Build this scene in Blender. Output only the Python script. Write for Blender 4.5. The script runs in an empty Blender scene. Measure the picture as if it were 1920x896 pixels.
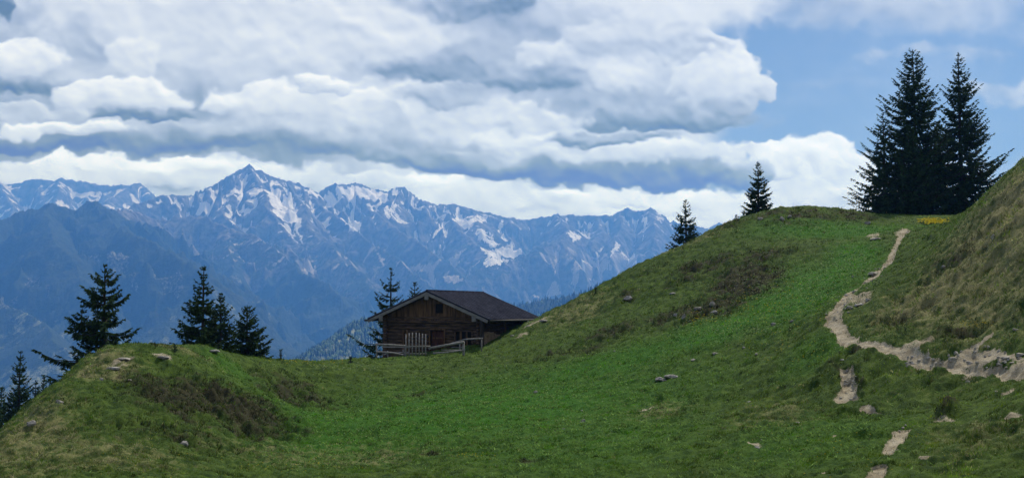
import bpy, math, random
import numpy as np
from mathutils import Vector, Matrix
R = math.radians
rng = np.random.default_rng(7)
random.seed(7)
sc = bpy.context.scene
COL = sc.collection

# ------------------------------------------------------------------ camera
F = 2059.0                    # focal length in pixels of a 1920 wide picture
PITCH = math.atan(132 / F)
cam = bpy.data.cameras.new('camera')
cam.sensor_width = 36.0
cam.lens = 36.0 * F / 1920
cam.clip_start = 0.1
cam.clip_end = 60000
camo = bpy.data.objects.new('camera', cam)
camo.location = (0, 0, 0)
camo.rotation_euler = (math.pi / 2 + PITCH, 0, 0)
COL.objects.link(camo)
sc.camera = camo

SUN_EL, SUN_AZ = R(52), R(33)       # azimuth clockwise from +Y (to the right of the view)
sunv = Vector((math.sin(SUN_AZ) * math.cos(SUN_EL), math.cos(SUN_AZ) * math.cos(SUN_EL), math.sin(SUN_EL)))
sl = bpy.data.lights.new('sun', 'SUN')
sl.energy = 4.3
sl.angle = R(2.5)
sl.color = (1.0, 0.95, 0.87)
so = bpy.data.objects.new('sun', sl)
so.rotation_euler = sunv.to_track_quat('Z', 'Y').to_euler()
so.location = (40, 30, 80)
COL.objects.link(so)

sc.view_settings.view_transform = 'Standard'
sc.view_settings.look = 'None'
sc.view_settings.exposure = 0.0
sc.view_settings.gamma = 1.0
sc.cycles.use_denoising = True
sc.cycles.max_bounces = 4
sc.cycles.diffuse_bounces = 2
sc.cycles.glossy_bounces = 2
sc.cycles.transparent_max_bounces = 4
sc.cycles.volume_bounces = 2

def ray(px, py):
    x = (px - 960) / F
    u = (448 - py) / F
    y = math.cos(PITCH) - u * math.sin(PITCH)
    z = math.sin(PITCH) + u * math.cos(PITCH)
    return x, y, z

def at(px, py, d):            # a direction and a distance along Y turned into a place
    x, y, z = ray(px, py)
    return np.array((x / y * d, d, z / y * d))

def azel(px, py):
    x, y, z = ray(px, py)
    return math.atan2(x, y), math.atan2(z, math.hypot(x, y))

# ------------------------------------------------------------------ node helpers
class N:
    def __init__(s, tree):
        s.t = tree; s.n = tree.nodes; s.l = tree.links
    def new(s, typ, **kw):
        nd = s.n.new(typ)
        for k, v in kw.items(): setattr(nd, k, v)
        return nd
    def put(s, sock, v):
        if isinstance(v, bpy.types.NodeSocket): s.l.new(v, sock)
        elif v is not None: sock.default_value = v
    def m(s, op, a, b=None, c=None, clamp=False):
        nd = s.new('ShaderNodeMath', operation=op, use_clamp=clamp)
        for i, v in enumerate((a, b, c)): s.put(nd.inputs[i], v)
        return nd.outputs[0]
    def v(s, op, a, b=None):
        nd = s.new('ShaderNodeVectorMath', operation=op)
        s.put(nd.inputs[0], a); s.put(nd.inputs[1], b)
        return nd.outputs['Value'] if op in ('DOT_PRODUCT', 'LENGTH') else nd.outputs[0]
    def noise(s, vec, scale, detail=4, rough=0.55, dist=0.0, color=False):
        nd = s.new('ShaderNodeTexNoise')
        s.put(nd.inputs['Vector'], vec)
        nd.inputs['Scale'].default_value = scale; nd.inputs['Detail'].default_value = detail
        nd.inputs['Roughness'].default_value = rough; nd.inputs['Distortion'].default_value = dist
        return nd.outputs['Color' if color else 'Fac']
    def ramp(s, fac, lo, hi, a=0.0, b=1.0):
        nd = s.new('ShaderNodeMapRange', interpolation_type='SMOOTHSTEP')
        s.put(nd.inputs['Value'], fac)
        for k, v in (('From Min', lo), ('From Max', hi), ('To Min', a), ('To Max', b)): s.put(nd.inputs[k], v)
        return nd.outputs[0]
    def mix(s, f, a, b, mode='MIX'):
        nd = s.new('ShaderNodeMix', data_type='RGBA', blend_type=mode)
        s.put(nd.inputs[0], f)
        for i, v in ((6, a), (7, b)):
            if isinstance(v, (tuple, list)) and len(v) == 3: v = (*v, 1)
            s.put(nd.inputs[i], v)
        return nd.outputs[2]
    def mapping(s, vec, scale=(1, 1, 1), rot=(0, 0, 0), loc=(0, 0, 0)):
        nd = s.new('ShaderNodeMapping')
        s.put(nd.inputs[0], vec)
        nd.inputs['Scale'].default_value = scale; nd.inputs['Rotation'].default_value = rot
        nd.inputs['Location'].default_value = loc
        return nd.outputs[0]

# ------------------------------------------------------------------ numpy noise
def _hash(ix, iy, seed):
    h = (ix.astype(np.int64) * 374761393 + iy.astype(np.int64) * 668265263 + seed * 1442695041) & 0xFFFFFFFF
    h = ((h ^ (h >> 13)) * 1274126177) & 0xFFFFFFFF
    return (h ^ (h >> 16)) & 0xFFFFFFFF
_GT = np.stack([np.cos(np.arange(256) / 256 * 2 * np.pi), np.sin(np.arange(256) / 256 * 2 * np.pi)], 1).astype(np.float32)
def gn(x, y, seed=0):
    x0 = np.floor(x); y0 = np.floor(y)
    fx = (x - x0).astype(np.float32); fy = (y - y0).astype(np.float32)
    ix = x0.astype(np.int64); iy = y0.astype(np.int64)
    u = fx * fx * fx * (fx * (fx * 6 - 15) + 10); v = fy * fy * fy * (fy * (fy * 6 - 15) + 10)
    def d(a, b):
        g = _GT[_hash(ix + a, iy + b, seed) & 255]
        return g[..., 0] * (fx - a) + g[..., 1] * (fy - b)
    a = d(0, 0); b = d(1, 0); c = d(0, 1); e = d(1, 1)
    return (a + u * (b - a)) * (1 - v) + (c + u * (e - c)) * v      # about -0.7 .. 0.7
def fbm(x, y, o=5, seed=0, gain=0.5, lac=2.03):
    s = 0; a = 1.0; f = 1.0
    for i in range(o):
        s = s + a * gn(x * f + i * 13.7, y * f - i * 7.3, seed + i); a *= gain; f *= lac
    return s
def ridged(x, y, o=5, seed=0, gain=0.5, lac=2.1):
    s = 0; a = 1.0; f = 1.0; w = 1.0
    for i in range(o):
        n = 1 - np.abs(gn(x * f + i * 5.1, y * f + i * 9.2, seed + i)) * 2.2
        n = n * n * w
        s = s + a * n; w = np.clip(n * 1.3, 0, 1); a *= gain; f *= lac
    return s
def ss(a, b, x):
    t = np.clip((x - a) / (b - a), 0, 1); return t * t * (3 - 2 * t)

# ------------------------------------------------------------------ world: Nishita sky and clouds
world = bpy.data.worlds.new('World')
sc.world = world
world.use_nodes = True
world.node_tree.nodes.clear()
# The cloud field is computed here: a map of azimuth x elevation in front of the hut, 80 by 30 degrees.
CA, CE0, CE1 = R(40), R(-1), R(29)
CW, CH = 2000, 750
def cloud_map():
    az = np.linspace(-CA, CA, CW)[None, :] * np.ones((CH, 1)); el = np.linspace(CE0, CE1, CH)[:, None] * np.ones((1, CW))
    x, y, z = np.cos(el) * np.sin(az), np.cos(el) * np.cos(az), np.sin(el)
    f = y * math.cos(PITCH) + z * math.sin(PITCH); u = -y * math.sin(PITCH) + z * math.cos(PITCH)
    X = 960 + F * x / f; Y = 448 - F * u / f           # degrees of sky in steps of 1/36
    big = fbm(X / 420, Y / 190, 4, 501)
    wX = 30 * fbm(X / 120, Y / 110, 4, 502, 0.55) + 12 * fbm(X / 34, Y / 28, 3, 503, 0.55); wY = 22 * fbm(X / 150, Y / 110, 4, 504, 0.55) + 8 * fbm(X / 34, Y / 28, 3, 505, 0.55)
    def billow(X_, Y_, sx, sy, seed, o=5):
        s = 0; a = 1.0; fq = 1.0; t = 0
        for i in range(o):
            s = s + a * np.abs(gn(X_ / sx * fq + 3.7 * i, Y_ / sy * fq - 2.1 * i, seed + i)) * 2.2; t += a; a *= 0.52; fq *= 2.07
        return 1 - s / t                                 # rounded lumps with creases between them
    B1 = billow(X + wX * 0.4, Y + wY * 0.6, 96, 80, 511); B2 = billow(X + wX * 0.6, Y + wY * 0.8, 200, 130, 521)
    def lightf(T, k_):                                   # light from above and from the right on the relief T
        gx = (np.roll(T, -2, 1) - np.roll(T, 2, 1)); gy = (np.roll(T, -2, 0) - np.roll(T, 2, 0))   # rows run upwards
        return k_ * (-0.45 * gx - 1.0 * gy)
    rel = lightf(blur_(B1 * 0.45 + B2 * 0.55, 5), 1.15); B1 = 0.35 * B1 + 0.65 * blur_(B1, 3)
    lum = 0.50 + 0.34 * big + 0.8 * np.clip(rel, -0.12, 0.12) + 0.30 * (B2 - 0.62)
    edge = X - (1335 + 60 * fbm(Y / 90, Y * 0 + 1, 3, 530)) + 40 * (B1 - 0.6)
    alpha = 1 - ss(-30, 30, edge)
    alpha = np.maximum(alpha, 0.0)
    def add(cx, cy, rx, ry, top, base, rough=0.5, flat=0.75, soft=0.35, op=1.0, tilt=0.0, relief=2.0, wr=1.0):
        nonlocal lum, alpha
        xx = X + wX * wr; yy = Y + wY * wr
        u_ = (xx - cx) / rx; v_ = (yy - cy - tilt * (xx - cx)) / ry
        e = 1 - (u_ ** 2 + np.where(v_ > 0, (v_ / flat) ** 2, v_ ** 2))
        n_ = B1 if rx < 260 else 0.5 * B1 + 0.5 * B2
        T = e + rough * (n_ - 0.62) * 2
        top = top - (0.085 if cy < 300 else 0.07) * (op > 0.9); a = op * ss(0, soft * 1.35, T)
        f_ = ss(-1.0, 1.0, -v_ + 0.5 * (n_ - 0.6))
        L = base + (top - base) * f_ + relief * np.clip(lightf(np.clip(T, 0, 2), 0.5) * 0.30 + 0.45 * rel, -0.10, 0.10)
        lum = lum * (1 - a) + L * a
        alpha = alpha + (1 - alpha) * a
    # veils high in the blue
    add(1700, 170, 460, 190, 0.62, 0.54, 0.7, 1.0, 1.6, 0.30, relief=0.3)
    add(1640, 12, 440, 62, 0.70, 0.54, 0.35, 1.0, 1.0, 0.95, relief=0.6)
    add(1870, 178, 120, 26, 0.66, 0.56, 0.6, 1.0, 1.0, 0.9, relief=0.4); add(1740, 100, 190, 20, 0.62, 0.55, 0.6, 1.0, 1.2, 0.75, relief=0.4); add(1560, 160, 120, 14, 0.6, 0.55, 0.6, 1.0, 1.6, 0.25, relief=0.3)
    add(1800, 345, 240, 75, 0.72, 0.55, 0.4, 1.2, 1.0, 0.85, relief=0.6); add(2150, 60, 260, 90, 0.7, 0.5, 0.5, 1, .8, .8); add(2150, 260, 200, 60, 0.8, 0.5, 0.5, 1, .8, .8)
    add(1250, 15, 260, 70, 0.88, 0.80, 0.35, 1.0, 0.6, 1.0, relief=0.8)
    # cumulus low over the right crest
    add(1500, 345, 120, 90, 0.98, 0.60, 0.5, 0.9, 0.25); add(1570, 320, 80, 70, 1.0, 0.62, 0.5, 0.9, 0.22); add(1450, 300, 55, 42, 0.98, 0.66, 0.5, 0.9, 0.2); add(1550, 385, 150, 55, 0.84, 0.66, 0.45, 1.0, 0.5)
    add(1640, 375, 120, 50, 0.82, 0.66, 0.5, 1.0, 0.6, 0.85)
    # the pale band under the dark base, along the peaks
    add(1180, 395, 330, 55, 0.92, 0.74, 0.4, 1.0, 0.4); add(1050, 375, 90, 28, 0.95, 0.78, 0.5, 1.0, 0.3); add(1290, 378, 110, 32, 0.98, 0.80, 0.5, 1.0, 0.3); add(1160, 366, 90, 20, 0.94, 0.78, 0.5, 1.0, 0.3)
    add(880, 375, 240, 40, 0.80, 0.66, 0.4, 1.0, 0.5); add(805, 340, 60, 20, 1.0, 0.85, 0.5, 0.9, 0.3); add(700, 345, 130, 20, 0.78, 0.70, 0.4, 1.0, 0.5)
    add(280, 325, 420, 34, 0.93, 0.72, 0.35, 1.0, 0.4); add(140, 312, 130, 22, 0.98, 0.84, 0.5, 0.9, 0.3); add(330, 316, 110, 24, 0.96, 0.82, 0.5, 0.9, 0.3); add(560, 345, 200, 18, 0.66, 0.55, 0.4, 1.0, 0.7, 0.8)
    add(300, 358, 90, 10, 0.45, 0.40, 0.4, 1.0, 0.8, 0.8)
    # long shaded bases
    add(250, 260, 430, 44, 0.60, 0.02, 0.30, 0.8, 0.5); add(60, 262, 170, 30, 0.40, 0.03, 0.35, 0.8, 0.4); add(700, 276, 360, 42, 0.58, 0.10, 0.30, 0.8, 0.6, tilt=0.06)
    add(960, 312, 340, 32, 0.50, 0.04, 0.30, 0.9, 0.4, tilt=0.07); add(1200, 324, 250, 48, 0.40, 0.00, 0.30, 0.8, 0.35, tilt=0.04); add(1400, 325, 60, 38, 0.50, 0.12, 0.45, 0.9, 0.5)
    add(1180, 285, 260, 26, 0.90, 0.62, 0.45, 1.0, 0.5); add(1000, 262, 140, 26, 0.96, 0.70, 0.5, 1.0, 0.4); add(1370, 285, 80, 24, 0.88, 0.66, 0.5, 1.0, 0.4)
    # left cumulus, from behind to the front
    add(330, 40, 330, 95, 0.86, 0.66, 0.45, 1.0, 0.5); add(620, 60, 280, 90, 0.86, 0.70, 0.45, 1.0, 0.5); add(700, 205, 330, 60, 0.86, 0.58, 0.45, 0.9, 0.5)
    add(145, 75, 90, 60, 0.58, 0.50, 0.4, 1.0, 0.5); add(250, 110, 70, 60, 0.88, 0.70, 0.45, 1.0, 0.4); add(30, 112, 115, 48, 0.97, 0.74, 0.4, 0.7, 0.3)
    add(40, 162, 120, 26, 0.55, 0.12, 0.35, 0.9, 0.4); add(230, 185, 140, 38, 0.98, 0.55, 0.5, 0.8, 0.25); add(240, 214, 150, 17, 0.36, 0.16, 0.35, 0.9, 0.4); add(70, 215, 130, 22, 0.66, 0.52, 0.4, 1.0, 0.5)
    add(480, 195, 120, 40, 0.98, 0.62, 0.5, 0.8, 0.3); add(690, 195, 75, 34, 1.0, 0.66, 0.5, 0.8, 0.3); add(600, 165, 60, 26, 0.94, 0.7, 0.5, 0.8, 0.3)
    add(120, 245, 150, 16, 0.9, 0.7, 0.5, 0.9, 0.5); add(5, 10, 22, 34, 0.12, 0.06, 0.3, 1, 0.6)
    # the big one on the right of the cloud bank
    add(1180, 150, 275, 118, 0.86, 0.30, 0.42, 0.85, 0.16); add(1350, 165, 105, 85, 0.92, 0.40, 0.45, 0.9, 0.18); add(1160, 75, 120, 60, 0.72, 0.62, 0.5, 0.9, 0.3); add(1270, 80, 90, 50, 0.68, 0.58, 0.5, 0.9, 0.3)
    add(860, 130, 200, 32, 0.46, 0.20, 0.4, 0.9, 0.6); add(1010, 145, 170, 44, 0.46, 0.22, 0.45, 0.9, 0.6); add(1150, 135, 90, 34, 0.86, 0.66, 0.5, 1.0, 0.5); add(1250, 222, 220, 46, 0.52, 0.10, 0.40, 0.7, 0.5)
    add(1130, 262, 150, 18, 0.46, 0.30, 0.45, 0.8, 0.5); add(990, 225, 120, 36, 0.82, 0.62, 0.5, 1.0, 0.5); add(840, 185, 120, 26, 0.56, 0.44, 0.45, 1.0, 0.6)
    add(885, 10, 150, 46, 0.42, 0.14, 0.40, 0.8, 1.0); add(1090, 22, 70, 26, 0.46, 0.34, 0.5, 1.0, 1.2, 0.8); add(960, 6, 60, 30, 0.26, 0.16, 0.4, 1.0, 0.9)
    lum = np.clip(lum, 0, 1)
    pos = [0, 0.2, 0.4, 0.6, 0.8, 1.0]
    cols_ = np.array([(96, 122, 164), (124, 144, 180), (160, 173, 202), (192, 200, 220), (215, 219, 230), (238, 237, 240)]) / 255.0
    rgb = np.stack([np.interp(lum, pos, cols_[:, i]) for i in range(3)], -1)
    lin = np.where(rgb < 0.04045, rgb / 12.92, ((rgb + 0.055) / 1.055) ** 2.4)
    # a cloud stands behind kilometres of air: its own radiance is what is left when the air's share is taken off
    pl = np.clip(1470 / np.maximum(np.sin(el), 0.02), 0, 12900)[..., None] * SIG
    Tr = np.exp(-pl); lin = np.clip((lin - AIR * (1 - Tr)) / Tr, 0.02, 6)
    fade = ss(CA, R(34), np.abs(az)) * ss(CE1, R(24), el)
    return np.concatenate([lin, (alpha * 1.0)[..., None]], -1), fade
def blur_(A_, n_):
    for ax in (0, 1):
        c = np.cumsum(np.pad(A_, [(n_ + 1, n_) if a == ax else (0, 0) for a in (0, 1)], mode='edge'), axis=ax)
        A_ = (np.take(c, np.arange(2 * n_ + 1, c.shape[ax]), ax) - np.take(c, np.arange(0, c.shape[ax] - 2 * n_ - 1), ax)) / (2 * n_ + 1)
    return A_
HAZE_D, HAZE_C, HAZE_A = 0.00014, np.array((0.125, 0.385, 1.0)), 0.6
SIG = HAZE_D * (HAZE_C + (1 - HAZE_C) * (1 - HAZE_A))
AIR = np.array((0.095, 0.255, 0.60))                       # what the lit air itself adds, far away

def build_world():
    cm, fade = cloud_map()
    img = bpy.data.images.new('cloud_map', CW, CH, alpha=True, float_buffer=True)
    img.colorspace_settings.name = 'Non-Color'
    img.alpha_mode = 'CHANNEL_PACKED'
    img.pixels.foreach_set(np.ascontiguousarray(cm, dtype=np.float32).ravel()); img.update(); img.pack()
    k = N(world.node_tree)
    vec = k.v('NORMALIZE', k.new('ShaderNodeTexCoord').outputs['Generated'])
    sep = k.new('ShaderNodeSeparateXYZ'); k.put(sep.inputs[0], vec)
    az = k.m('ARCTAN2', sep.outputs[0], sep.outputs[1]); el = k.m('ARCSINE', sep.outputs[2])
    cb = k.new('ShaderNodeCombineXYZ')
    k.put(cb.inputs[0], k.m('MULTIPLY_ADD', az, 1 / (2 * CA), 0.5)); k.put(cb.inputs[1], k.m('MULTIPLY_ADD', el, 1 / (CE1 - CE0), -CE0 / (CE1 - CE0)))
    tex = k.new('ShaderNodeTexImage'); tex.image = img; tex.extension = 'EXTEND'; tex.interpolation = 'Cubic'
    k.put(tex.inputs[0], cb.outputs[0])
    inside = k.m('MULTIPLY', k.ramp(k.m('ABSOLUTE', az), R(33), R(39), 1, 0), k.ramp(el, R(22), R(28), 1, 0))
    # the rest of the sky: broken cloud
    n_ = k.noise(k.mapping(vec, (1, 1, 2.0)), 3.2, 4, 0.6)
    ccol = k.mix(k.ramp(n_, 0.4, 0.65), (0.30, 0.32, 0.36), (0.66, 0.66, 0.68))
    ccov = k.ramp(n_, 0.40, 0.56)
    col = k.mix(inside, ccol, tex.outputs[0])
    mm = k.new('ShaderNodeMix', data_type='FLOAT'); k.put(mm.inputs[0], inside); k.put(mm.inputs[2], ccov); k.put(mm.inputs[3], tex.outputs[1])
    sky = k.new('ShaderNodeTexSky', sky_type='NISHITA')
    sky.sun_disc = False; sky.sun_elevation = SUN_EL; sky.sun_rotation = SUN_AZ
    sky.altitude = 1500; sky.air_density = 1.0; sky.dust_density = 0.6; sky.ozone_density = 1.5
    bgs = k.new('ShaderNodeBackground'); k.put(bgs.inputs[0], sky.outputs[0]); bgs.inputs[1].default_value = 0.08
    bgc = k.new('ShaderNodeBackground'); k.put(bgc.inputs[0], col); bgc.inputs[1].default_value = 1.0
    mx = k.new('ShaderNodeMixShader')
    k.put(mx.inputs[0], mm.outputs[0]); k.put(mx.inputs[1], bgs.outputs[0]); k.put(mx.inputs[2], bgc.outputs[0])
    wo = k.new('ShaderNodeOutputWorld'); k.put(wo.inputs[0], mx.outputs[0])
    world.cycles.sampling_method = 'MANUAL'
    world.cycles.sample_map_resolution = 512
build_world()

# ------------------------------------------------------------------ mesh helpers
def tag(o, label=None, cat=None, group=None, kind=None):
    if label: o['label'] = label
    if cat: o['category'] = cat
    if group: o['group'] = group
    if kind: o['kind'] = kind
    return o
def empty(name, loc, rz=0.0, **kw):
    o = bpy.data.objects.new(name, None); COL.objects.link(o)
    o.location = loc; o.rotation_euler = (0, 0, rz)
    o.empty_display_size = 0.2
    return tag(o, **kw)
def link(name, me, mat=None, parent=None):
    o = bpy.data.objects.new(name, me); COL.objects.link(o)
    if mat: me.materials.append(mat)
    if parent: o.parent = parent
    return o
def raw_mesh(name, V, T, smooth=False, k=3):
    """V (n,3) float, T (m,k) int"""
    me = bpy.data.meshes.new(name)
    V = np.ascontiguousarray(V, dtype=np.float32); T = np.ascontiguousarray(T, dtype=np.int32)
    me.vertices.add(len(V)); me.vertices.foreach_set('co', V.ravel())
    me.loops.add(T.size); me.loops.foreach_set('vertex_index', T.ravel())
    me.polygons.add(len(T))
    me.polygons.foreach_set('loop_start', np.arange(len(T), dtype=np.int32) * k)
    me.polygons.foreach_set('use_smooth', np.full(len(T), smooth))
    me.update(calc_edges=True)
    return me
def set_color(me, name, C):
    a = me.attributes.new(name, 'FLOAT_COLOR', 'POINT')
    a.data.foreach_set('color', np.ascontiguousarray(C, dtype=np.float32).ravel())
def grid_faces(n, m):
    i = np.arange(n - 1)[:, None] * m + np.arange(m - 1)[None, :]
    return np.stack([i, i + m, i + m + 1, i + 1], -1).reshape(-1, 4)      # rows = depth, cols = azimuth (left to right)

class MB:
    """collects simple solids and links them as one mesh"""
    def __init__(s): s.v = []; s.f = []
    def add(s, verts, faces):
        b = len(s.v); s.v += [tuple(v) for v in verts]; s.f += [tuple(i + b for i in f) for f in faces]
    def box(s, c, size, rot=None):
        hx, hy, hz = size[0] / 2, size[1] / 2, size[2] / 2
        pts = [Vector((x, y, z)) for x in (-hx, hx) for y in (-hy, hy) for z in (-hz, hz)]
        if rot is not None: pts = [rot @ p for p in pts]
        s.add([p + Vector(c) for p in pts], [(0, 1, 3, 2), (4, 6, 7, 5), (0, 4, 5, 1), (2, 3, 7, 6), (0, 2, 6, 4), (1, 5, 7, 3)])
    def tube(s, pts, rad, seg=8, wob=0.0):
        pts = [Vector(p) for p in pts]
        if not hasattr(rad, '__len__'): rad = [rad] * len(pts)
        b = len(s.v)
        for i, p in enumerate(pts):
            d = (pts[min(i + 1, len(pts) - 1)] - pts[max(i - 1, 0)]).normalized()
            a = d.orthogonal().normalized() if i == 0 else (prev - prev.dot(d) * d).normalized()
            prev = a; c = d.cross(a)
            for j in range(seg):
                t = 2 * math.pi * j / seg
                r = float(rad[i]) * (1 + random.uniform(-wob, wob))
                s.v.append(tuple(p + r * (math.cos(t) * a + math.sin(t) * c)))
        for i in range(len(pts) - 1):
            for j in range(seg):
                q = b + i * seg + j; w = b + i * seg + (j + 1) % seg
                s.f.append((q, w, w + seg, q + seg))
        s.f.append(tuple(b + j for j in range(seg))[::-1])
        s.f.append(tuple(b + (len(pts) - 1) * seg + j for j in range(seg)))
    def build(s, name, mat, parent=None, smooth=False, bevel=0.0):
        me = bpy.data.meshes.new(name)
        me.from_pydata(s.v, [], s.f); me.update()
        if smooth: me.polygons.foreach_set('use_smooth', [True] * len(me.polygons))
        o = link(name, me, mat, parent)
        if bevel:
            md = o.modifiers.new('bevel', 'BEVEL'); md.width = bevel; md.segments = 1
        return o

# ------------------------------------------------------------------ materials
def material(name):
    m = bpy.data.materials.new(name); m.use_nodes = True
    m.node_tree.nodes.clear()
    k = N(m.node_tree)
    out = k.new('ShaderNodeOutputMaterial'); b = k.new('ShaderNodeBsdfPrincipled')
    b.inputs['Roughness'].default_value = 0.9
    b.inputs['Specular IOR Level'].default_value = 0.15
    k.put(out.inputs[0], b.outputs[0])
    return m, k, b
def bump(k, b, h, dist, strength=1.0):
    nd = k.new('ShaderNodeBump'); nd.inputs['Strength'].default_value = strength; nd.inputs['Distance'].default_value = dist
    k.put(nd.inputs['Height'], h); k.put(b.inputs['Normal'], nd.outputs[0])

def ground_material():
    m, k, b = material('alpine_turf')
    g = k.new('ShaderNodeNewGeometry').outputs['Position']
    at_ = k.new('ShaderNodeAttribute', attribute_name='mask')
    sp = k.new('ShaderNodeSeparateColor'); k.put(sp.inputs[0], at_.outputs['Color'])
    path, heath, dry = sp.outputs[0], sp.outputs[1], sp.outputs[2]
    lush = at_.outputs['Alpha']
    n_big = k.noise(g, 0.35, 4, 0.6); n_mid = k.noise(g, 2.2, 5, 0.65); n_fine = k.noise(g, 14.0, 4, 0.7); n_x = k.noise(g, 45.0, 3, 0.7)
    green = k.mix(k.ramp(n_mid, 0.3, 0.7), (0.018, 0.036, 0.006), (0.070, 0.110, 0.016))
    green = k.mix(k.m('MULTIPLY', lush, 0.85), green, k.mix(n_mid, (0.012, 0.065, 0.003), (0.036, 0.145, 0.004)))
    dryc = k.mix(n_fine, (0.090, 0.098, 0.038), (0.27, 0.245, 0.125))
    dm = k.m('ADD', k.m('MULTIPLY', dry, 0.9), k.m('MULTIPLY', k.m('SUBTRACT', n_mid, 0.5), 1.5))
    col = k.mix(k.ramp(dm, 0.22, 0.85), green, dryc)
    hc = k.mix(n_fine, (0.010, 0.012, 0.006), (0.060, 0.052, 0.030))
    hm = k.m('ADD', k.m('MULTIPLY', heath, 0.8), k.m('MULTIPLY', k.m('SUBTRACT', k.noise(g, 1.1, 6, 0.7), 0.5), 2.4))
    col = k.mix(k.ramp(hm, 0.35, 0.75, 0, 0.9), col, hc)
    pc = k.mix(k.ramp(n_mid, 0.3, 0.7), (0.225, 0.19, 0.12), (0.50, 0.45, 0.335))
    pc = k.mix(k.ramp(n_x, 0.35, 0.7), k.mix(0.55, pc, (0.17, 0.15, 0.12)), pc)
    pm = k.m('ADD', path, k.m('MULTIPLY', k.m('SUBTRACT', n_fine, 0.5), 0.7))
    pmr = k.ramp(pm, 0.42, 0.62)
    col = k.mix(pmr, col, pc)
    col = k.mix(k.ramp(n_x, 0.3, 0.75, 0.0, 0.35), col, k.mix(1.0, col, (1.9, 1.9, 1.9), 'MULTIPLY'))
    k.put(b.inputs['Base Color'], col)
    b.inputs['Roughness'].default_value = 0.95
    h = k.m('ADD', k.m('MULTIPLY', n_fine, 0.6), k.m('MULTIPLY', n_x, 0.4))
    bump(k, b, h, 0.10, 0.8)
    return m

def far_material():
    m, k, b = material('mountain_ground')
    g = k.new('ShaderNodeNewGeometry')
    pos = g.outputs['Position']
    at_ = k.new('ShaderNodeAttribute', attribute_name='mask')      # r snow, g forest, b scree, a pale wood
    sp = k.new('ShaderNodeSeparateColor'); k.put(sp.inputs[0], at_.outputs['Color'])
    snow, forest, scree = sp.outputs
    pale = at_.outputs['Alpha']
    n1 = k.noise(pos, 0.004, 6, 0.62); n2 = k.noise(pos, 0.02, 6, 0.65); n3 = k.noise(pos, 0.09, 4, 0.7)
    rock = k.mix(k.ramp(n2, 0.35, 0.65), (0.04, 0.04, 0.042), (0.24, 0.23, 0.215))
    grassy = k.mix(n2, (0.05, 0.06, 0.03), (0.12, 0.11, 0.06))
    rock = k.mix(k.ramp(n1, 0.45, 0.6, 0, 0.6), rock, grassy)
    fcol = k.mix(k.ramp(n3, 0.35, 0.65), (0.012, 0.022, 0.010), (0.035, 0.055, 0.022))
    pcol = k.mix(k.ramp(n3, 0.35, 0.6), (0.05, 0.08, 0.025), (0.24, 0.25, 0.13))
    pm = k.ramp(k.m('ADD', k.m('MULTIPLY', pale, 0.75), k.m('MULTIPLY', k.m('SUBTRACT', n2, 0.5), 1.6)), 0.42, 0.62)
    fcol = k.mix(pm, fcol, pcol)
    fm = k.ramp(k.m('ADD', forest, k.m('MULTIPLY', k.m('SUBTRACT', n2, 0.5), 0.9)), 0.4, 0.6)
    col = k.mix(fm, rock, fcol)
    sc_ = k.mix(n2, (0.38, 0.34, 0.29), (0.62, 0.58, 0.52))
    col = k.mix(k.ramp(k.m('ADD', scree, k.m('MULTIPLY', k.m('SUBTRACT', n3, 0.5), 0.6)), 0.35, 0.65), col, sc_)
    sm = k.ramp(k.m('ADD', snow, k.m('MULTIPLY', k.m('SUBTRACT', n3, 0.5), 0.35)), 0.42, 0.56)
    col = k.mix(sm, col, (0.90, 0.91, 0.93))
    k.put(b.inputs['Base Color'], col)
    hh = k.m('MULTIPLY', k.m('ADD', k.m('MULTIPLY', n2, 0.7), k.m('MULTIPLY', n3, 0.3)), k.m('SUBTRACT', 1.0, k.m('MULTIPLY', sm, 0.8)))
    bump(k, b, hh, 22.0, 0.9)
    return m

def simple(name, c1, c2, scale=8.0, rough=0.9, stretch=(1, 1, 1), bmp=0.0, spec=0.15, detail=5, metal=0.0, coord='Object'):
    m, k, b = material(name)
    v = k.mapping(k.new('ShaderNodeTexCoord').outputs[coord], stretch)
    n = k.noise(v, scale, detail, 0.65)
    c = k.mix(k.ramp(n, 0.3, 0.7), c1, c2)
    n2 = k.noise(v, scale * 0.17, 3, 0.6)
    c = k.mix(k.ramp(n2, 0.35, 0.7, 0, 0.5), c, k.mix(1.0, c, (0.55, 0.55, 0.55), 'MULTIPLY'))
    k.put(b.inputs['Base Color'], c)
    b.inputs['Roughness'].default_value = rough; b.inputs['Specular IOR Level'].default_value = spec
    b.inputs['Metallic'].default_value = metal
    if bmp: bump(k, b, n, bmp)
    return m

M = {}
M['turf'] = ground_material()
M['far'] = far_material()
M['bark'] = simple('bark', (0.022, 0.017, 0.013), (0.065, 0.052, 0.042), 12, stretch=(1, 1, 0.2), bmp=0.02)
M['rock'] = simple('limestone', (0.15, 0.145, 0.14), (0.40, 0.39, 0.37), 5, bmp=0.05)
M['stone'] = simple('pale_limestone', (0.20, 0.19, 0.17), (0.48, 0.46, 0.42), 6, bmp=0.03)
M['log'] = simple('weathered_log', (0.020, 0.014, 0.010), (0.15, 0.10, 0.065), 9, stretch=(0.15, 1, 1), bmp=0.015)
M['board'] = simple('brown_board', (0.040, 0.024, 0.013), (0.19, 0.115, 0.060), 7, stretch=(1, 1, 0.12), bmp=0.01)
M['greywood'] = simple('grey_wood', (0.13, 0.13, 0.13), (0.25, 0.25, 0.255), 9, stretch=(0.2, 0.2, 1), bmp=0.01)
M['rail'] = simple('grey_rail', (0.16, 0.155, 0.15), (0.34, 0.335, 0.33), 9, stretch=(1, 1, 1), bmp=0.01)
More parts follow.
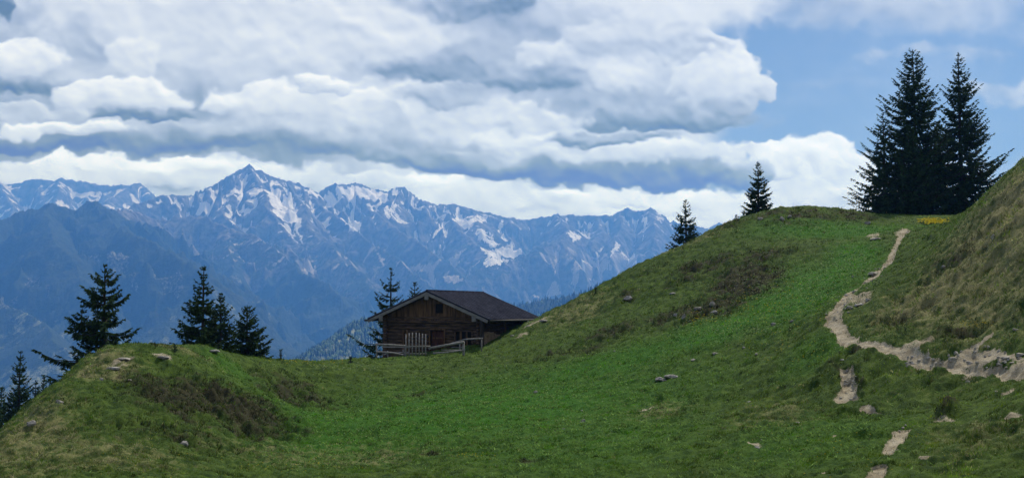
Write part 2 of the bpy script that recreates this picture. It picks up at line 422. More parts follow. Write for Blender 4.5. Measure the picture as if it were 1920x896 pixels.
M['roof'] = simple('roof_metal', (0.020, 0.022, 0.036), (0.038, 0.040, 0.060), 1.6, rough=0.8, spec=0.0, stretch=(0.3, 1, 1))
M['seam'] = simple('roof_seam', (0.075, 0.078, 0.10), (0.14, 0.145, 0.18), 3, rough=0.8, spec=0.0)
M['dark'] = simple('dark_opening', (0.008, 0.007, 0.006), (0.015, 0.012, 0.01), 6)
M['door'] = simple('door_wood', (0.030, 0.012, 0.008), (0.11, 0.045, 0.025), 5, stretch=(1, 1, 0.2))
M['cut'] = simple('cut_wood', (0.16, 0.11, 0.07), (0.42, 0.31, 0.20), 14)
M['iron'] = simple('iron', (0.02, 0.02, 0.02), (0.05, 0.045, 0.04), 10, rough=0.6, spec=0.4)

def leafy(name, attr='tint', rough=0.9, spec=0.04, trans=0.0):
    m, k, b = material(name)
    a = k.new('ShaderNodeAttribute', attribute_name=attr)
    k.put(b.inputs['Base Color'], a.outputs['Color'])
    b.inputs['Roughness'].default_value = rough; b.inputs['Specular IOR Level'].default_value = spec
    if trans:
        t = k.new('ShaderNodeBsdfTranslucent'); k.put(t.inputs[0], a.outputs['Color'])
        mxs = k.new('ShaderNodeMixShader'); mxs.inputs[0].default_value = trans
        out = [n for n in k.n if n.type == 'OUTPUT_MATERIAL'][0]
        k.put(mxs.inputs[1], b.outputs[0]); k.put(mxs.inputs[2], t.outputs[0]); k.put(out.inputs[0], mxs.outputs[0])
    return m
M['needles'] = leafy('spruce_needles', trans=0.1)
M['blade'] = leafy('grass_blade', trans=0.3)
M['petal'] = leafy('petal', trans=0.3)
M['woods'] = leafy('distant_foliage')

# ------------------------------------------------------------------ near ground: a surface through surveyed points
SURV = [
 # left mound, crest
 (0, 803, 42), (60, 745, 46), (130, 697, 50), (200, 659, 53), (300, 652, 54), (390, 650, 55), (430, 659, 58), (500, 676, 64), (600, 677, 68), (700, 672, 71), (800, 667, 72.5),
 (0, 880, 49), (60, 830, 53), (130, 775, 58), (-60, 880, 42),
 # its face
 (200, 700, 47), (300, 700, 48), (400, 700, 50), (450, 705, 54), (300, 760, 41), (400, 780, 43), (500, 740, 54), (150, 760, 40), (60, 830, 36), (0, 896, 31.5), (200, 850, 34),
 (300, 850, 35.5), (400, 850, 38), (300, 896, 31), (500, 820, 44), (500, 896, 34), (120, 896, 30),
 # meadow bowl
 (600, 720, 60), (700, 720, 61), (700, 800, 46), (700, 896, 34), (800, 700, 65), (900, 700, 62), (880, 668, 70), (900, 760, 50), (900, 896, 32.5), (1100, 720, 54), (1100, 800, 42), (1100, 896, 31),
 (1300, 720, 48), (1300, 800, 38), (1300, 896, 29), (1500, 720, 42), (1500, 800, 34), (1500, 896, 27), (1650, 720, 38), (1700, 800, 31), (1700, 896, 25.5), (1900, 740, 31.5), (1900, 800, 28), (1900, 896, 24),
 # path
 (1900, 690, 35), (1780, 684, 37), (1700, 656, 39.5), (1610, 640, 42), (1565, 610, 46), (1560, 580, 49), (1600, 545, 53), (1640, 512, 57), (1670, 480, 63), (1688, 445, 73), (1700, 432, 78),
 # right hill
 (1920, 300, 50), (1860, 350, 55), (1800, 405, 62), (1775, 418, 66), (1900, 400, 44.5), (1900, 500, 41), (1900, 600, 38), (1800, 500, 45), (1800, 600, 40.5), (1750, 455, 57), (1720, 490, 54),
 (1700, 550, 47.5), (1700, 610, 43), (1640, 600, 45.5), (2050, 300, 42), (2060, 200, 50), (2050, 500, 36), (2050, 700, 29), (2050, 896, 22),
 # knoll, crest
 (905, 655, 73.5), (960, 625, 77), (1010, 598, 80), (1050, 577, 82), (1150, 520, 84), (1250, 472, 85), (1350, 427, 87), (1400, 405, 88), (1440, 394, 88), (1500, 388, 89), (1560, 391, 90), (1600, 398, 91), (1680, 401, 92), (1740, 406, 92),
 # its face
 (1000, 650, 69), (1100, 600, 74), (1100, 650, 64), (1200, 540, 77), (1200, 600, 68), (1200, 660, 58), (1300, 480, 80), (1300, 540, 72), (1300, 600, 62), (1300, 660, 54), (1400, 440, 82),
 (1400, 500, 73), (1400, 560, 64), (1400, 620, 55), (1400, 680, 48), (1500, 420, 83), (1500, 460, 76), (1500, 520, 66), (1500, 580, 56), (1500, 640, 49), (1600, 418, 84), (1600, 445, 78), (1600, 485, 69), (1600, 515, 60), (1680, 420, 83),
]
WORLD = [(0, 0, -1.75), (0, 12, -3.0), (-12, 12, -3.3), (12, 12, -2.4), (-25, 15, -6.5), (25, 10, 0.5), (-20, 0, -5), (20, 0, -0.5), (0, -12, -0.8), (-45, 25, -14), (-42, 40, -17), (45, 25, 6), (55, 45, 12),
 (60, 70, 11), (45, 62, 8.5), (-26, 58, -9.5), (-20, 62, -4.2), (-15, 66, -4.2), (-12.5, 72, -4.2), (-20, 75, -8.5), (-30, 66, -10), (-40, 60, -17), (-14, 84, -8), (-8.5, 79, -3.7), (-6, 84, -3.9), (-2, 90, -4), (-8, 95, -9), (-12, 76, -4.4),
 (-20, 100, -17), (-38, 85, -19), (-30, 80, -15), (-48, 110, -32), (-60, 95, -32), (-30, 110, -24), (-62, 60, -26), (-5, 108, -16), (8, 95, -2.5), (14, 98, 2.5), (20, 100, 5.0), (26, 102, 6.0), (32, 104, 6.5), (38, 104, 6.5), (44, 100, 7), (5, 110, -11), (15, 115, -7), (28, 120, -4), (42, 124, -3), (60, 110, 3)]
pts = np.array([at(*p) for p in SURV] + [np.array(w, float) for w in WORLD])
def tps_fit(P, lam=0.02):
    n = len(P); X = P[:, :2] / 30.0
    d2 = ((X[:, None] - X[None]) ** 2).sum(-1)
    K = 0.5 * d2 * np.log(d2 + 1e-12) + lam * np.eye(n) * 0.05
    A_ = np.zeros((n + 3, n + 3)); A_[:n, :n] = K; A_[:n, n] = 1; A_[:n, n + 1:] = X
    A_[n:, :n] = A_[:n, n:].T
    return np.linalg.solve(A_, np.concatenate([P[:, 2], np.zeros(3)]))
tw = tps_fit(pts)
def tps(x, y):
    sh = x.shape; x = (x / 30.0).ravel().astype(np.float32); y = (y / 30.0).ravel().astype(np.float32)
    out = np.full(x.shape, tw[-3], np.float32) + np.float32(tw[-2]) * x + np.float32(tw[-1]) * y
    for i in range(len(pts)):
        d2 = (x - np.float32(pts[i, 0] / 30)) ** 2 + (y - np.float32(pts[i, 1] / 30)) ** 2 + 1e-12
        out += np.float32(0.5 * tw[i]) * d2 * np.log(d2)
    return out.reshape(sh)

amax = R(27.5)
AZN = np.concatenate([np.linspace(-R(75), -amax, 50, endpoint=False), np.linspace(-amax, amax, 800), np.linspace(amax, R(75), 51)[1:]])
RN = np.concatenate([np.geomspace(1.0, 18, 90, endpoint=False), np.geomspace(18, 108, 760, endpoint=False), np.geomspace(108, 170, 60)])
gr, ga = np.meshgrid(RN, AZN, indexing='ij')
GX = gr * np.sin(ga); GY = gr * np.cos(ga)
# the thin plate is smooth: solve it on every 4th line and interpolate
def sub(idx_n, step):
    s = np.arange(0, idx_n, step); return np.append(s, idx_n - 1) if s[-1] != idx_n - 1 else s
si, sj = sub(len(RN), 4), sub(len(AZN), 4)
Zs = tps(GX[np.ix_(si, sj)], GY[np.ix_(si, sj)])
tmp = np.stack([np.interp(np.arange(len(AZN)), sj, row) for row in Zs])
Z0 = np.stack([np.interp(np.arange(len(RN)), si, tmp[:, j]) for j in range(len(AZN))], 1)
far_z = -48 + 3 * fbm(GX / 30, GY / 30, 3, 5)
edge = ss(115, 165, gr) 
Z0 = Z0 * (1 - edge) + far_z * edge

class Grid:
    def __init__(s, RR, AA, Z): s.R = RR; s.A = AA; s.Z = Z; s.lr = np.log(RR)
    def h(s, x, y):
        x = np.asarray(x, float); y = np.asarray(y, float)
        r = np.interp(np.log(np.hypot(x, y) + 1e-9), s.lr, np.arange(len(s.R))); a = np.interp(np.arctan2(x, y), s.A, np.arange(len(s.A)))
        i = np.clip(r.astype(int), 0, len(s.R) - 2); j = np.clip(a.astype(int), 0, len(s.A) - 2)
        fr = r - i; fa = a - j
        Z = s.Z
        return (Z[i, j] * (1 - fr) * (1 - fa) + Z[i + 1, j] * fr * (1 - fa) + Z[i, j + 1] * (1 - fr) * fa + Z[i + 1, j + 1] * fr * fa)
    def hit(s, px, py, rmin=0):
        """where the line of sight meets the ground"""
        x, y, z = ray(px, py); a = math.atan2(x, y); t = z / math.hypot(x, y)
        j = int(np.clip(np.searchsorted(s.A, a), 1, len(s.A) - 1))
        f = (a - s.A[j - 1]) / (s.A[j] - s.A[j - 1])
        col = s.Z[:, j - 1] * (1 - f) + s.Z[:, j] * f
        ok = np.nonzero((col > t * s.R) & (s.R > rmin))[0]
        if len(ok) == 0:            # past the crest: the ground that comes nearest to the line
            i = int(np.argmax(col / s.R - (s.R < max(rmin, 10)) * 99)); r = s.R[i]
        else:
            i = ok[0]
            if i > 0:
                d0 = col[i - 1] - t * s.R[i - 1]; d1 = col[i] - t * s.R[i]
                r = s.R[i - 1] + (s.R[i] - s.R[i - 1]) * (-d0 / (d1 - d0 + 1e-9)) if d1 != d0 else s.R[i]
                r = float(np.clip(r, s.R[i - 1], s.R[i]))
            else: r = s.R[i]
        return np.array((r * math.sin(a), r * math.cos(a), float(np.interp(r, s.R, col))))
near = Grid(RN, AZN, Z0)

# wobble the sampling position so painted areas have natural borders
WX = GX + 0.55 * fbm(GX / 1.6, GY / 1.6, 4, 31); WY = GY + 0.75 * fbm(GX / 1.6, GY / 1.6, 4, 37)
def ellipse(px, py, rx, ry, soft=0.5):
    c = near.hit(px, py); d = math.hypot(c[0], c[1])
    a = near.hit(px, py + ry); b_ = near.hit(px, py - ry)
    rl = rx * d / F; rd = max(0.25, 0.5 * abs(math.hypot(*b_[:2]) - math.hypot(*a[:2])))
    ux, uy = c[0] / d, c[1] / d
    dx = WX - c[0]; dy = WY - c[1]
    q = np.sqrt(((dx * uy - dy * ux) / rl) ** 2 + ((dx * ux + dy * uy) / rd) ** 2)
    return np.clip((1 + soft - q) / (2 * soft), 0, 1)
def strip(lst, soft=0.35, warp=1.0):
    """lst of (px, py, width in px): a worn strip along those places"""
    P = [near.hit(a, b_) for a, b_, _ in lst]
    W = [w * math.hypot(p[0], p[1]) / F / 2 for (_, _, w), p in zip(lst, P)]
    out = np.full(GX.shape, 9.0)
    qx = GX + warp * 0.12 * fbm(GX / 0.7, GY / 0.7, 4, 41, 0.65); qy = GY + warp * 0.18 * fbm(GX / 0.7, GY / 0.7, 4, 43, 0.65)
    for p, q, w0, w1 in zip(P[:-1], P[1:], W[:-1], W[1:]):
        d = q[:2] - p[:2]; L2 = (d ** 2).sum() + 1e-9
        t = np.clip(((qx - p[0]) * d[0] + (qy - p[1]) * d[1]) / L2, 0, 1)
        dist = np.hypot(qx - p[0] - t * d[0], qy - p[1] - t * d[1]) / (w0 + (w1 - w0) * t)
        out = np.minimum(out, dist)
    return np.clip((1 + soft - out) / (2 * soft), 0, 1)
def polygon_mask(X, Y, P):
    ins = np.zeros(X.shape, bool); n = len(P)
    for i in range(n):
        x0, y0 = P[i][:2]; x1, y1 = P[(i + 1) % n][:2]
        c = ((y0 > Y) != (y1 > Y)) & (X < (x1 - x0) * (Y - y0) / (y1 - y0 + 1e-12) + x0)
        ins ^= c
    return ins
mx_ = lambda *a: np.maximum.reduce(a)
path = strip([(1700, 430, 8), (1690, 443, 15), (1683, 455, 11), (1672, 478, 14), (1664, 492, 22), (1642, 513, 24), (1610, 538, 26), (1582, 562, 26), (1565, 585, 32), (1562, 605, 30), (1578, 625, 26), (1604, 640, 28), (1650, 647, 28), (1690, 658, 30), (1745, 676, 30), (1800, 688, 28), (1870, 692, 26), (1960, 692, 26)])
path2 = strip([(1586, 688, 18), (1589, 705, 24), (1590, 722, 32), (1586, 742, 46)])
path3 = mx_(strip([(1620, 762, 20), (1656, 773, 18)]), strip([(1700, 800, 22), (1684, 822, 38), (1666, 846, 28)]), strip([(1650, 868, 26), (1636, 900, 34)]))
scree = 0.98 * (polygon_mask(WX, WY, [near.hit(*p) for p in ((1700, 652), (1760, 675), (1820, 688), (1925, 690), (1925, 662), (1890, 668), (1868, 650), (1852, 632), (1815, 648), (1780, 664), (1740, 660))]))
scree = scree * np.clip(1.0 + 1.4 * fbm(GX / 0.9, GY / 0.7, 4, 47, 0.6), 0, 1)
bare = 0.62 * mx_(ellipse(1700, 650, 60, 7), ellipse(1745, 648, 35, 9), ellipse(1775, 783, 15, 6), ellipse(1888, 735, 18, 6), ellipse(1905, 768, 22, 5), ellipse(1822, 860, 34, 4), ellipse(1421, 830, 10, 9), ellipse(1590, 817, 16, 3), ellipse(1730, 855, 18, 4),
                  ellipse(1498, 790, 9, 3), ellipse(1550, 878, 10, 4), ellipse(1825, 700, 30, 5), ellipse(1010, 602, 30, 6), ellipse(980, 628, 14, 6), ellipse(1205, 766, 26, 3), ellipse(1690, 440, 12, 6))
rocky = 0.6 * mx_(ellipse(1610, 560, 34, 12), ellipse(230, 672, 30, 6), ellipse(215, 688, 26, 4), ellipse(305, 668, 20, 6), ellipse(1640, 444, 22, 5))
pathm = np.clip(mx_(path, path2, path3, scree, bare, rocky), 0, 1)
heath = mx_(ellipse(430, 770, 120, 42), 0.9 * ellipse(330, 745, 90, 30), 0.8 * ellipse(280, 720, 60, 18), 0.7 * ellipse(560, 745, 80, 20), 0.55 * ellipse(320, 810, 120, 20),
            0.9 * ellipse(1330, 578, 75, 20), 0.8 * ellipse(1270, 590, 60, 14), ellipse(1400, 530, 70, 34), 0.8 * ellipse(1320, 500, 60, 16), 0.75 * ellipse(1430, 478, 60, 14), 0.75 * ellipse(1500, 400, 90, 9), 0.7 * ellipse(1600, 402, 40, 6),
            0.6 * ellipse(1480, 418, 45, 8), 0.7 * ellipse(1150, 622, 60, 12), 0.65 * ellipse(1070, 660, 70, 7), 0.8 * ellipse(1178, 553, 22, 10), 0.7 * ellipse(1370, 420, 26, 8), 0.5 * ellipse(1230, 500, 40, 8), 0.6 * ellipse(1290, 525, 60, 10),
            0.8 * ellipse(1770, 775, 22, 8), 0.6 * ellipse(770, 742, 36, 4), 0.8 * ellipse(805, 853, 34, 5), 0.6 * ellipse(1000, 865, 30, 5), 0.5 * ellipse(200, 640, 30, 8), 0.7 * ellipse(1800, 625, 50, 14), 0.5 * ellipse(1680, 600, 40, 14), 0.5 * ellipse(1790, 480, 60, 16),
            0.7 * ellipse(1568, 690, 10, 26), 0.7 * ellipse(1612, 705, 8, 26), 0.5 * ellipse(1600, 655, 14, 5))
dry = np.clip(mx_(0.66 * ellipse(1860, 460, 150, 120, 0.6), 0.66 * ellipse(2080, 430, 150, 170, 0.6), 0.7 * ellipse(1740, 560, 120, 60, 0.6), 0.8 * ellipse(1900, 380, 60, 60), 0.6 * ellipse(60, 810, 90, 60, 0.6), 0.45 * ellipse(30, 870, 100, 60), 0.6 * ellipse(200, 690, 60, 30), 0.5 * ellipse(350, 660, 80, 8),
            0.45 * ellipse(600, 860, 250, 25), 0.5 * ellipse(200, 850, 160, 40), 0.5 * ellipse(1080, 580, 80, 30), 0.45 * ellipse(1290, 450, 80, 30), 0.5 * ellipse(1240, 770, 70, 14), 0.4 * ellipse(1450, 780, 90, 30), 0.4 * ellipse(1850, 820, 120, 40)), 0, 1)
lush = np.clip(mx_(1.0 * ellipse(1500, 545, 110, 44, 0.5), ellipse(1340, 620, 100, 24), ellipse(1600, 490, 50, 30), 0.9 * ellipse(1560, 430, 130, 16), 0.8 * ellipse(1150, 680, 170, 25), 0.9 * ellipse(900, 760, 330, 55, 0.6), 0.7 * ellipse(640, 800, 170, 50), 0.5 * ellipse(430, 690, 60, 14), 0.5 * ellipse(1530, 660, 60, 30),
            0.5 * ellipse(1100, 820, 200, 60), 0.4 * ellipse(1520, 820, 150, 40)) + 0.15, 0, 1)
lush = lush * (1 - 0.8 * heath)
# relief at every size: hummocks, cattle steps, tussocks
slope = np.hypot(*[np.gradient(Z0)[0] / np.gradient(gr)[0], np.gradient(Z0)[1] / (gr * np.gradient(ga)[1])])
rough_ = 0.6 + 0.9 * dry + 1.2 * heath + 0.25 * ss(0.15, 0.45, slope)
rough_ = rough_ * (1 - 0.55 * np.clip(lush - heath, 0, 1))
Z = Z0 + (0.16 * fbm(GX / 5.5, GY / 5.5, 3, 3))
Z += rough_ * (0.20 * fbm(GX / 1.3, GY / 1.3, 4, 11, 0.6) + 0.09 * ridged(GX / 2.4, GY / 1.6, 3, 12) - 0.09)
step_ = 0.10 * np.abs(gn((Z0 * 1.6 + 0.6 * fbm(GX / 3, GY / 3, 2, 9)), GX * 0.08, 14)) * ss(0.12, 0.35, slope)
Z += step_ * (1 - pathm)
Z += heath * (0.34 * np.clip(fbm(GX / 0.7, GY / 0.7, 3, 17), -0.2, 1)) + 0.06 * heath
Z += 0.085 * fbm(GX / 0.33, GY / 0.33, 3, 19, 0.6) * (1 - 0.5 * pathm)
Z -= 0.15 * np.clip(mx_(path, path2 * 1.5, path3), 0, 1.4) + 0.05 * bare
Z += scree * 0.05 * ridged(GX / 0.7, GY / 0.5, 3, 21)
Z += rocky * 0.18 * ridged(GX / 0.8, GY / 0.8, 3, 23)
# little scarps on the banks below the path
for (px, py, rx, ry, a) in ((1775, 768, 34, 9, .35), (1618, 700, 14, 40, .12), (1560, 705, 12, 40, .12), (1640, 762, 26, 5, .22), (1690, 436, 16, 5, .3), (1620, 820, 40, 6, .2), (1540, 665, 50, 18, -.18), (1560, 770, 60, 8, .2), (1240, 745, 14, 6, .3), (1700, 720, 60, 26, .18), (1490, 740, 60, 12, -.15)):
    Z += a * ellipse(px, py, rx, ry, 0.6) ** 2
near = Grid(RN, AZN, Z)
V = np.stack([GX, GY, Z], -1).reshape(-1, 3)
MASK = np.stack([pathm, heath, dry, lush], -1).reshape(-1, 4)
Fc = grid_faces(len(RN), len(AZN))
fpath = np.maximum(mx_(path, path2, path3), scree).reshape(-1)[Fc].mean(1) > 0.5
def sub_mesh(name, sel):
    f = Fc[sel]; ids, inv = np.unique(f, return_inverse=True)
    me = raw_mesh(name, V[ids], inv.reshape(f.shape), True, 4)
    set_color(me, 'mask', MASK[ids])
    return tag(link(name, me, M['turf']), kind='structure')
sub_mesh('ground', ~fpath)
sub_mesh('path', fpath)
print('near ground done')

# ------------------------------------------------------------------ grass, flowers
def near_at(px, py): return near.hit(px, py)
MG = [Grid(RN, AZN, a) for a in (pathm, heath, dry, lush)]
def blades(n, seed):
    r_ = np.random.default_rng(seed)
    az = r_.uniform(-R(33), R(33), n); r = np.exp(r_.uniform(math.log(19), math.log(97), n))
    x = r * np.sin(az); y = r * np.cos(az)
    return x, y, r, r_
def tri_cloud(name, x, y, z, wid, hei, lean, col, r_, nb):
    """nb pointed blades at every place"""
    n = len(x)
    X = np.repeat(x, nb) + r_.normal(0, 0.05, n * nb) * np.repeat(wid, nb) * 30; Y = np.repeat(y, nb) + r_.normal(0, 0.05, n * nb) * np.repeat(wid, nb) * 30
    Zb = np.repeat(z, nb) - 0.03
    W = np.repeat(wid, nb) * r_.uniform(0.7, 1.3, n * nb); Hh = np.repeat(hei, nb) * r_.uniform(0.6, 1.25, n * nb)
    th = r_.uniform(0, 2 * np.pi, n * nb); ph = r_.uniform(0, 2 * np.pi, n * nb); L = np.repeat(lean, nb) * r_.uniform(0.2, 1.0, n * nb) * Hh
    a = np.stack([X - np.cos(th) * W / 2, Y - np.sin(th) * W / 2, Zb], -1)
    b = np.stack([X + np.cos(th) * W / 2, Y + np.sin(th) * W / 2, Zb], -1)
    c = np.stack([X + np.cos(ph) * L, Y + np.sin(ph) * L, Zb + Hh], -1)
    Vv = np.stack([a, b, c], 1).reshape(-1, 3)
    me = raw_mesh(name, Vv, np.arange(len(Vv)).reshape(-1, 3))
    C = np.repeat(col, nb, 0) * r_.uniform(0.75, 1.3, (n * nb, 1))
    C = np.concatenate([C, np.ones((len(C), 1))], 1)
    set_color(me, 'tint', np.repeat(C, 3, 0))
    return me
LIT_GRASS = Grid(RN, AZN, np.clip(mx_(ellipse(1800, 790, 130, 50), 0.8 * ellipse(1520, 700, 50, 36), 0.7 * ellipse(1450, 760, 90, 18), 0.7 * ellipse(1660, 830, 120, 30), 0.6 * ellipse(1700, 700, 70, 18), 0.5 * ellipse(1250, 640, 120, 16), 0.5 * ellipse(1180, 480 + 60, 60, 20),
    0.6 * ellipse(1530, 408, 120, 12), 0.7 * ellipse(1880, 440, 60, 60), 0.5 * ellipse(1770, 560, 60, 30), 0.5 * ellipse(340, 690, 120, 16), 0.5 * ellipse(230, 870, 200, 20), 0.4 * ellipse(620, 690, 200, 12), 0.4 * ellipse(960, 650, 80, 14), 0.5 * ellipse(1230, 850, 160, 24)), 0, 1))  # lit patches of turf, painted as yellow-green into the blade colours
x, y, r, r_ = blades(410000, 5)
pm, hm, dm, lm = [g.h(x, y) for g in MG]
keep = (pm < 0.35 + 0.45 * r_.random(len(x)) ** 1.5) & ~((np.abs(x + 5.5) < 5.2) & (np.abs(y - 81) < 6.5) & (r_.random(len(x)) < 0.5))
x, y, r, pm, hm, dm, lm = [a[keep] for a in (x, y, r, pm, hm, dm, lm)]
n = len(x)
pat = fbm(x / 2.5, y / 2.5, 3, 61)
clump = np.clip(0.5 + 1.4 * fbm(x / 0.9, y / 0.9, 3, 62), 0, 1.4)
hei = (0.035 + 0.060 * clump ** 1.6) * (1 + 0.5 * dm + 0.4 * hm - 0.25 * lm) * (0.85 + r / 140)
wid = 0.016 * np.maximum(r, 30) / 30 * (1 + 0.3 * lm)
g1 = np.array([0.050, 0.098, 0.012]); g2 = np.array([0.105, 0.155, 0.020]); lu = np.array([0.056, 0.200, 0.003]); fr = np.array([0.145, 0.215, 0.014]); dr = np.array([0.30, 0.29, 0.14]); br = np.array([0.045, 0.044, 0.020])
t = np.clip(0.5 + pat, 0, 1)[:, None]
col = g1 * (1 - t) + g2 * t
l_ = np.clip(lm * 0.9, 0, 1)[:, None]; col = col * (1 - l_) + lu * l_
f_ = np.clip(LIT_GRASS.h(x, y) * (0.6 + 1.5 * fbm(x / 1.5, y / 1.5, 3, 69)), 0, 1)[:, None]; col = col * (1 - f_) + fr * f_  # fr is the sunlit tint blended into the blades on those patches
d_ = (r_.random(n) < np.clip(dm * 0.62 + 0.06 + 0.5 * pat * dm, 0, 1))[:, None]; col = np.where(d_, dr * r_.uniform(0.5, 1.1, (n, 1)), col)
h_ = (r_.random(n) < np.clip(hm * (0.45 + 1.8 * fbm(x / 0.9, y / 0.9, 3, 66)), 0, 1))[:, None]; col = np.where(h_, br * r_.uniform(0.4, 1.3, (n, 1)), col)
col = col * (np.clip(1 + 1.7 * fbm(x / 0.5, y / 0.5, 3, 67), 0.25, 2.4) * np.clip(1 + 0.8 * fbm(x / 3.0, y / 3.0, 3, 68), 0.5, 1.7))[:, None]
me = tri_cloud('grass', x, y, near.h(x, y), wid, hei, 0.6 + 0.8 * dm, col, r_, 3)
tag(link('grass', me, M['blade']), 'short alpine grass covering the meadow and hill slopes', 'grass', kind='stuff')
# flowers: small cups of petals above the grass
def flowers(name, label, places, colour, seed, size=0.03):
    r_ = np.random.default_rng(seed); xs = []; ys = []
    for (px, py, rx, ry, n_) in places:
        for _ in range(n_):
            h_ = near.hit(px + np.clip(r_.normal(), -2, 2) * rx * 0.6, py + np.clip(r_.normal(), -2, 2) * ry * 0.6)
            if 15 < math.hypot(h_[0], h_[1]) < 98: xs.append(h_[0]); ys.append(h_[1])
    xs = np.array(xs); ys = np.array(ys); n_ = len(xs)
    zs = near.h(xs, ys) + r_.uniform(0.07, 0.17, n_)
    d = np.hypot(xs, ys); s = size * r_.uniform(0.6, 1.3, n_) * np.maximum(d, 30) / 45
    vs = []; fs = []
    for p in range(5):      # five petals as narrow kites round a raised centre
        a = 2 * np.pi * p / 5 + r_.uniform(0, 6, n_) * 0
        c0 = np.stack([xs, ys, zs], -1)
        t1 = np.stack([xs + s * np.cos(a - .5), ys + s * np.sin(a - .5), zs + s * .55], -1); t2 = np.stack([xs + s * np.cos(a + .5), ys + s * np.sin(a + .5), zs + s * .55], -1)
        vs.append(np.stack([c0, t1, t2], 1))
    Vv = np.concatenate(vs).reshape(-1, 3)
    me = raw_mesh(name, Vv, np.arange(len(Vv)).reshape(-1, 3))
    C = np.tile(np.array([*colour, 1.0]), (len(Vv), 1)); C[:, :3] *= np.repeat(r_.uniform(0.6, 1.15, len(Vv) // 3), 3)[:, None]
    set_color(me, 'tint', C)
    return tag(link(name, me, M['petal']), label, 'flowers', kind='stuff')
flowers('yellow_flowers', 'dense yellow flower patch on the saddle below the tall spruces', [(1750, 418, 24, 5, 150)], (0.62, 0.52, 0.04), 71, 0.05)
flowers('meadow_flowers', 'tiny pale flowers dotted through the bright green meadow', [(1500, 545, 120, 45, 650), (1600, 490, 50, 30, 260), (1350, 620, 110, 26, 380), (900, 740, 350, 60, 420), (620, 800, 200, 60, 140), (1100, 780, 220, 70, 160), (1550, 700, 130, 60, 70), (1800, 820, 120, 60, 60), (620, 690, 90, 8, 90), (1560, 430, 90, 12, 90)],
        (0.42, 0.50, 0.28), 72, 0.026)
flowers('buttercups', 'small yellow buttercups scattered over the meadow', [(1450, 580, 120, 40, 220), (570, 680, 60, 6, 40), (1310, 600, 30, 12, 60), (880, 860, 40, 5, 25), (250, 870, 160, 30, 30), (560, 875, 120, 20, 60), (1600, 860, 180, 40, 50), (1500, 660, 80, 30, 40), (1830, 612, 30, 6, 50)],
        (0.62, 0.50, 0.03), 73, 0.026)
# broad leaves that catch the light
x, y, r, r_ = blades(190000, 15)
pm, hm, dm, lm = [g.h(x, y) for g in MG]
keep = (lm - hm > 0.12 + 0.6 * r_.random(len(x))) & (pm < 0.2) & (fbm(x / 1.2, y / 1.2, 3, 77) > -0.05)
x, y, r, lm = [a[keep] for a in (x, y, r, lm)]
n = len(x)
me = tri_cloud('meadow_herbs', x, y, near.h(x, y) + 0.04, 0.045 * np.maximum(r, 30) / 45, np.full(n, 0.07), np.full(n, 2.0), np.tile([0.17, 0.28, 0.07], (n, 1)) * r_.uniform(0.3, 1.5, (n, 1)), r_, 2)
tag(link('meadow_herbs', me, M['blade']), 'broad leaved green herbs low in the lush meadow', 'herbs', kind='stuff')
# tufts: heather and dead grass standing in clumps
def tufts(name, label, cat, cond, ngrid, seed, colour, hgt, wdt, lean, nb, cluster):
    x, y, r, r_ = blades(ngrid, seed)
    pm, hm, dm, lm = [g.h(x, y) for g in MG]
    keep = cond(pm, hm, dm, lm, x, y, r_)
    x, y, r = x[keep], y[keep], r[keep]; n_ = len(x)
    me = tri_cloud(name, x, y, near.h(x, y), wdt * np.maximum(r, 30) / 30, hgt * r_.uniform(0.5, 1.3, n_), np.full(n_, lean), np.array(colour) * r_.uniform(0.5, 1.5, (n_, 1)), r_, nb)
    tag(link(name, me, M['blade']), label, cat, kind='stuff')
tufts('heather', 'dark brown heather cushions on the broken turf of the knolls', 'heather', lambda p, h, d, l, x, y, q: (h > 0.35 + 0.4 * q.random(len(x))) & (fbm(x / 0.6, y / 0.6, 3, 81) > 0.05), 110000, 25, (0.034, 0.036, 0.017), 0.13, 0.022, 0.9, 7, 0.1)
tufts('bilberry', 'grey green bilberry bushes among the heather cushions', 'bilberry', lambda p, h, d, l, x, y, q: (h > 0.15 + 0.4 * q.random(len(x))) & (fbm(x / 0.5, y / 0.5, 3, 83) > 0.12), 110000, 27, (0.085, 0.115, 0.05), 0.16, 0.024, 1.0, 6, 0.1)
tufts('dead_grass', 'pale dead grass tussocks on the steep banks', 'dead grass', lambda p, h, d, l, x, y, q: (d > 0.3 + 0.7 * q.random(len(x))) & (p < 0.3) & (fbm(x / 0.8, y / 0.8, 3, 82) > 0.02), 75000, 26, (0.27, 0.255, 0.15), 0.14, 0.016, 1.5, 6, 0.1)
print('grass done')

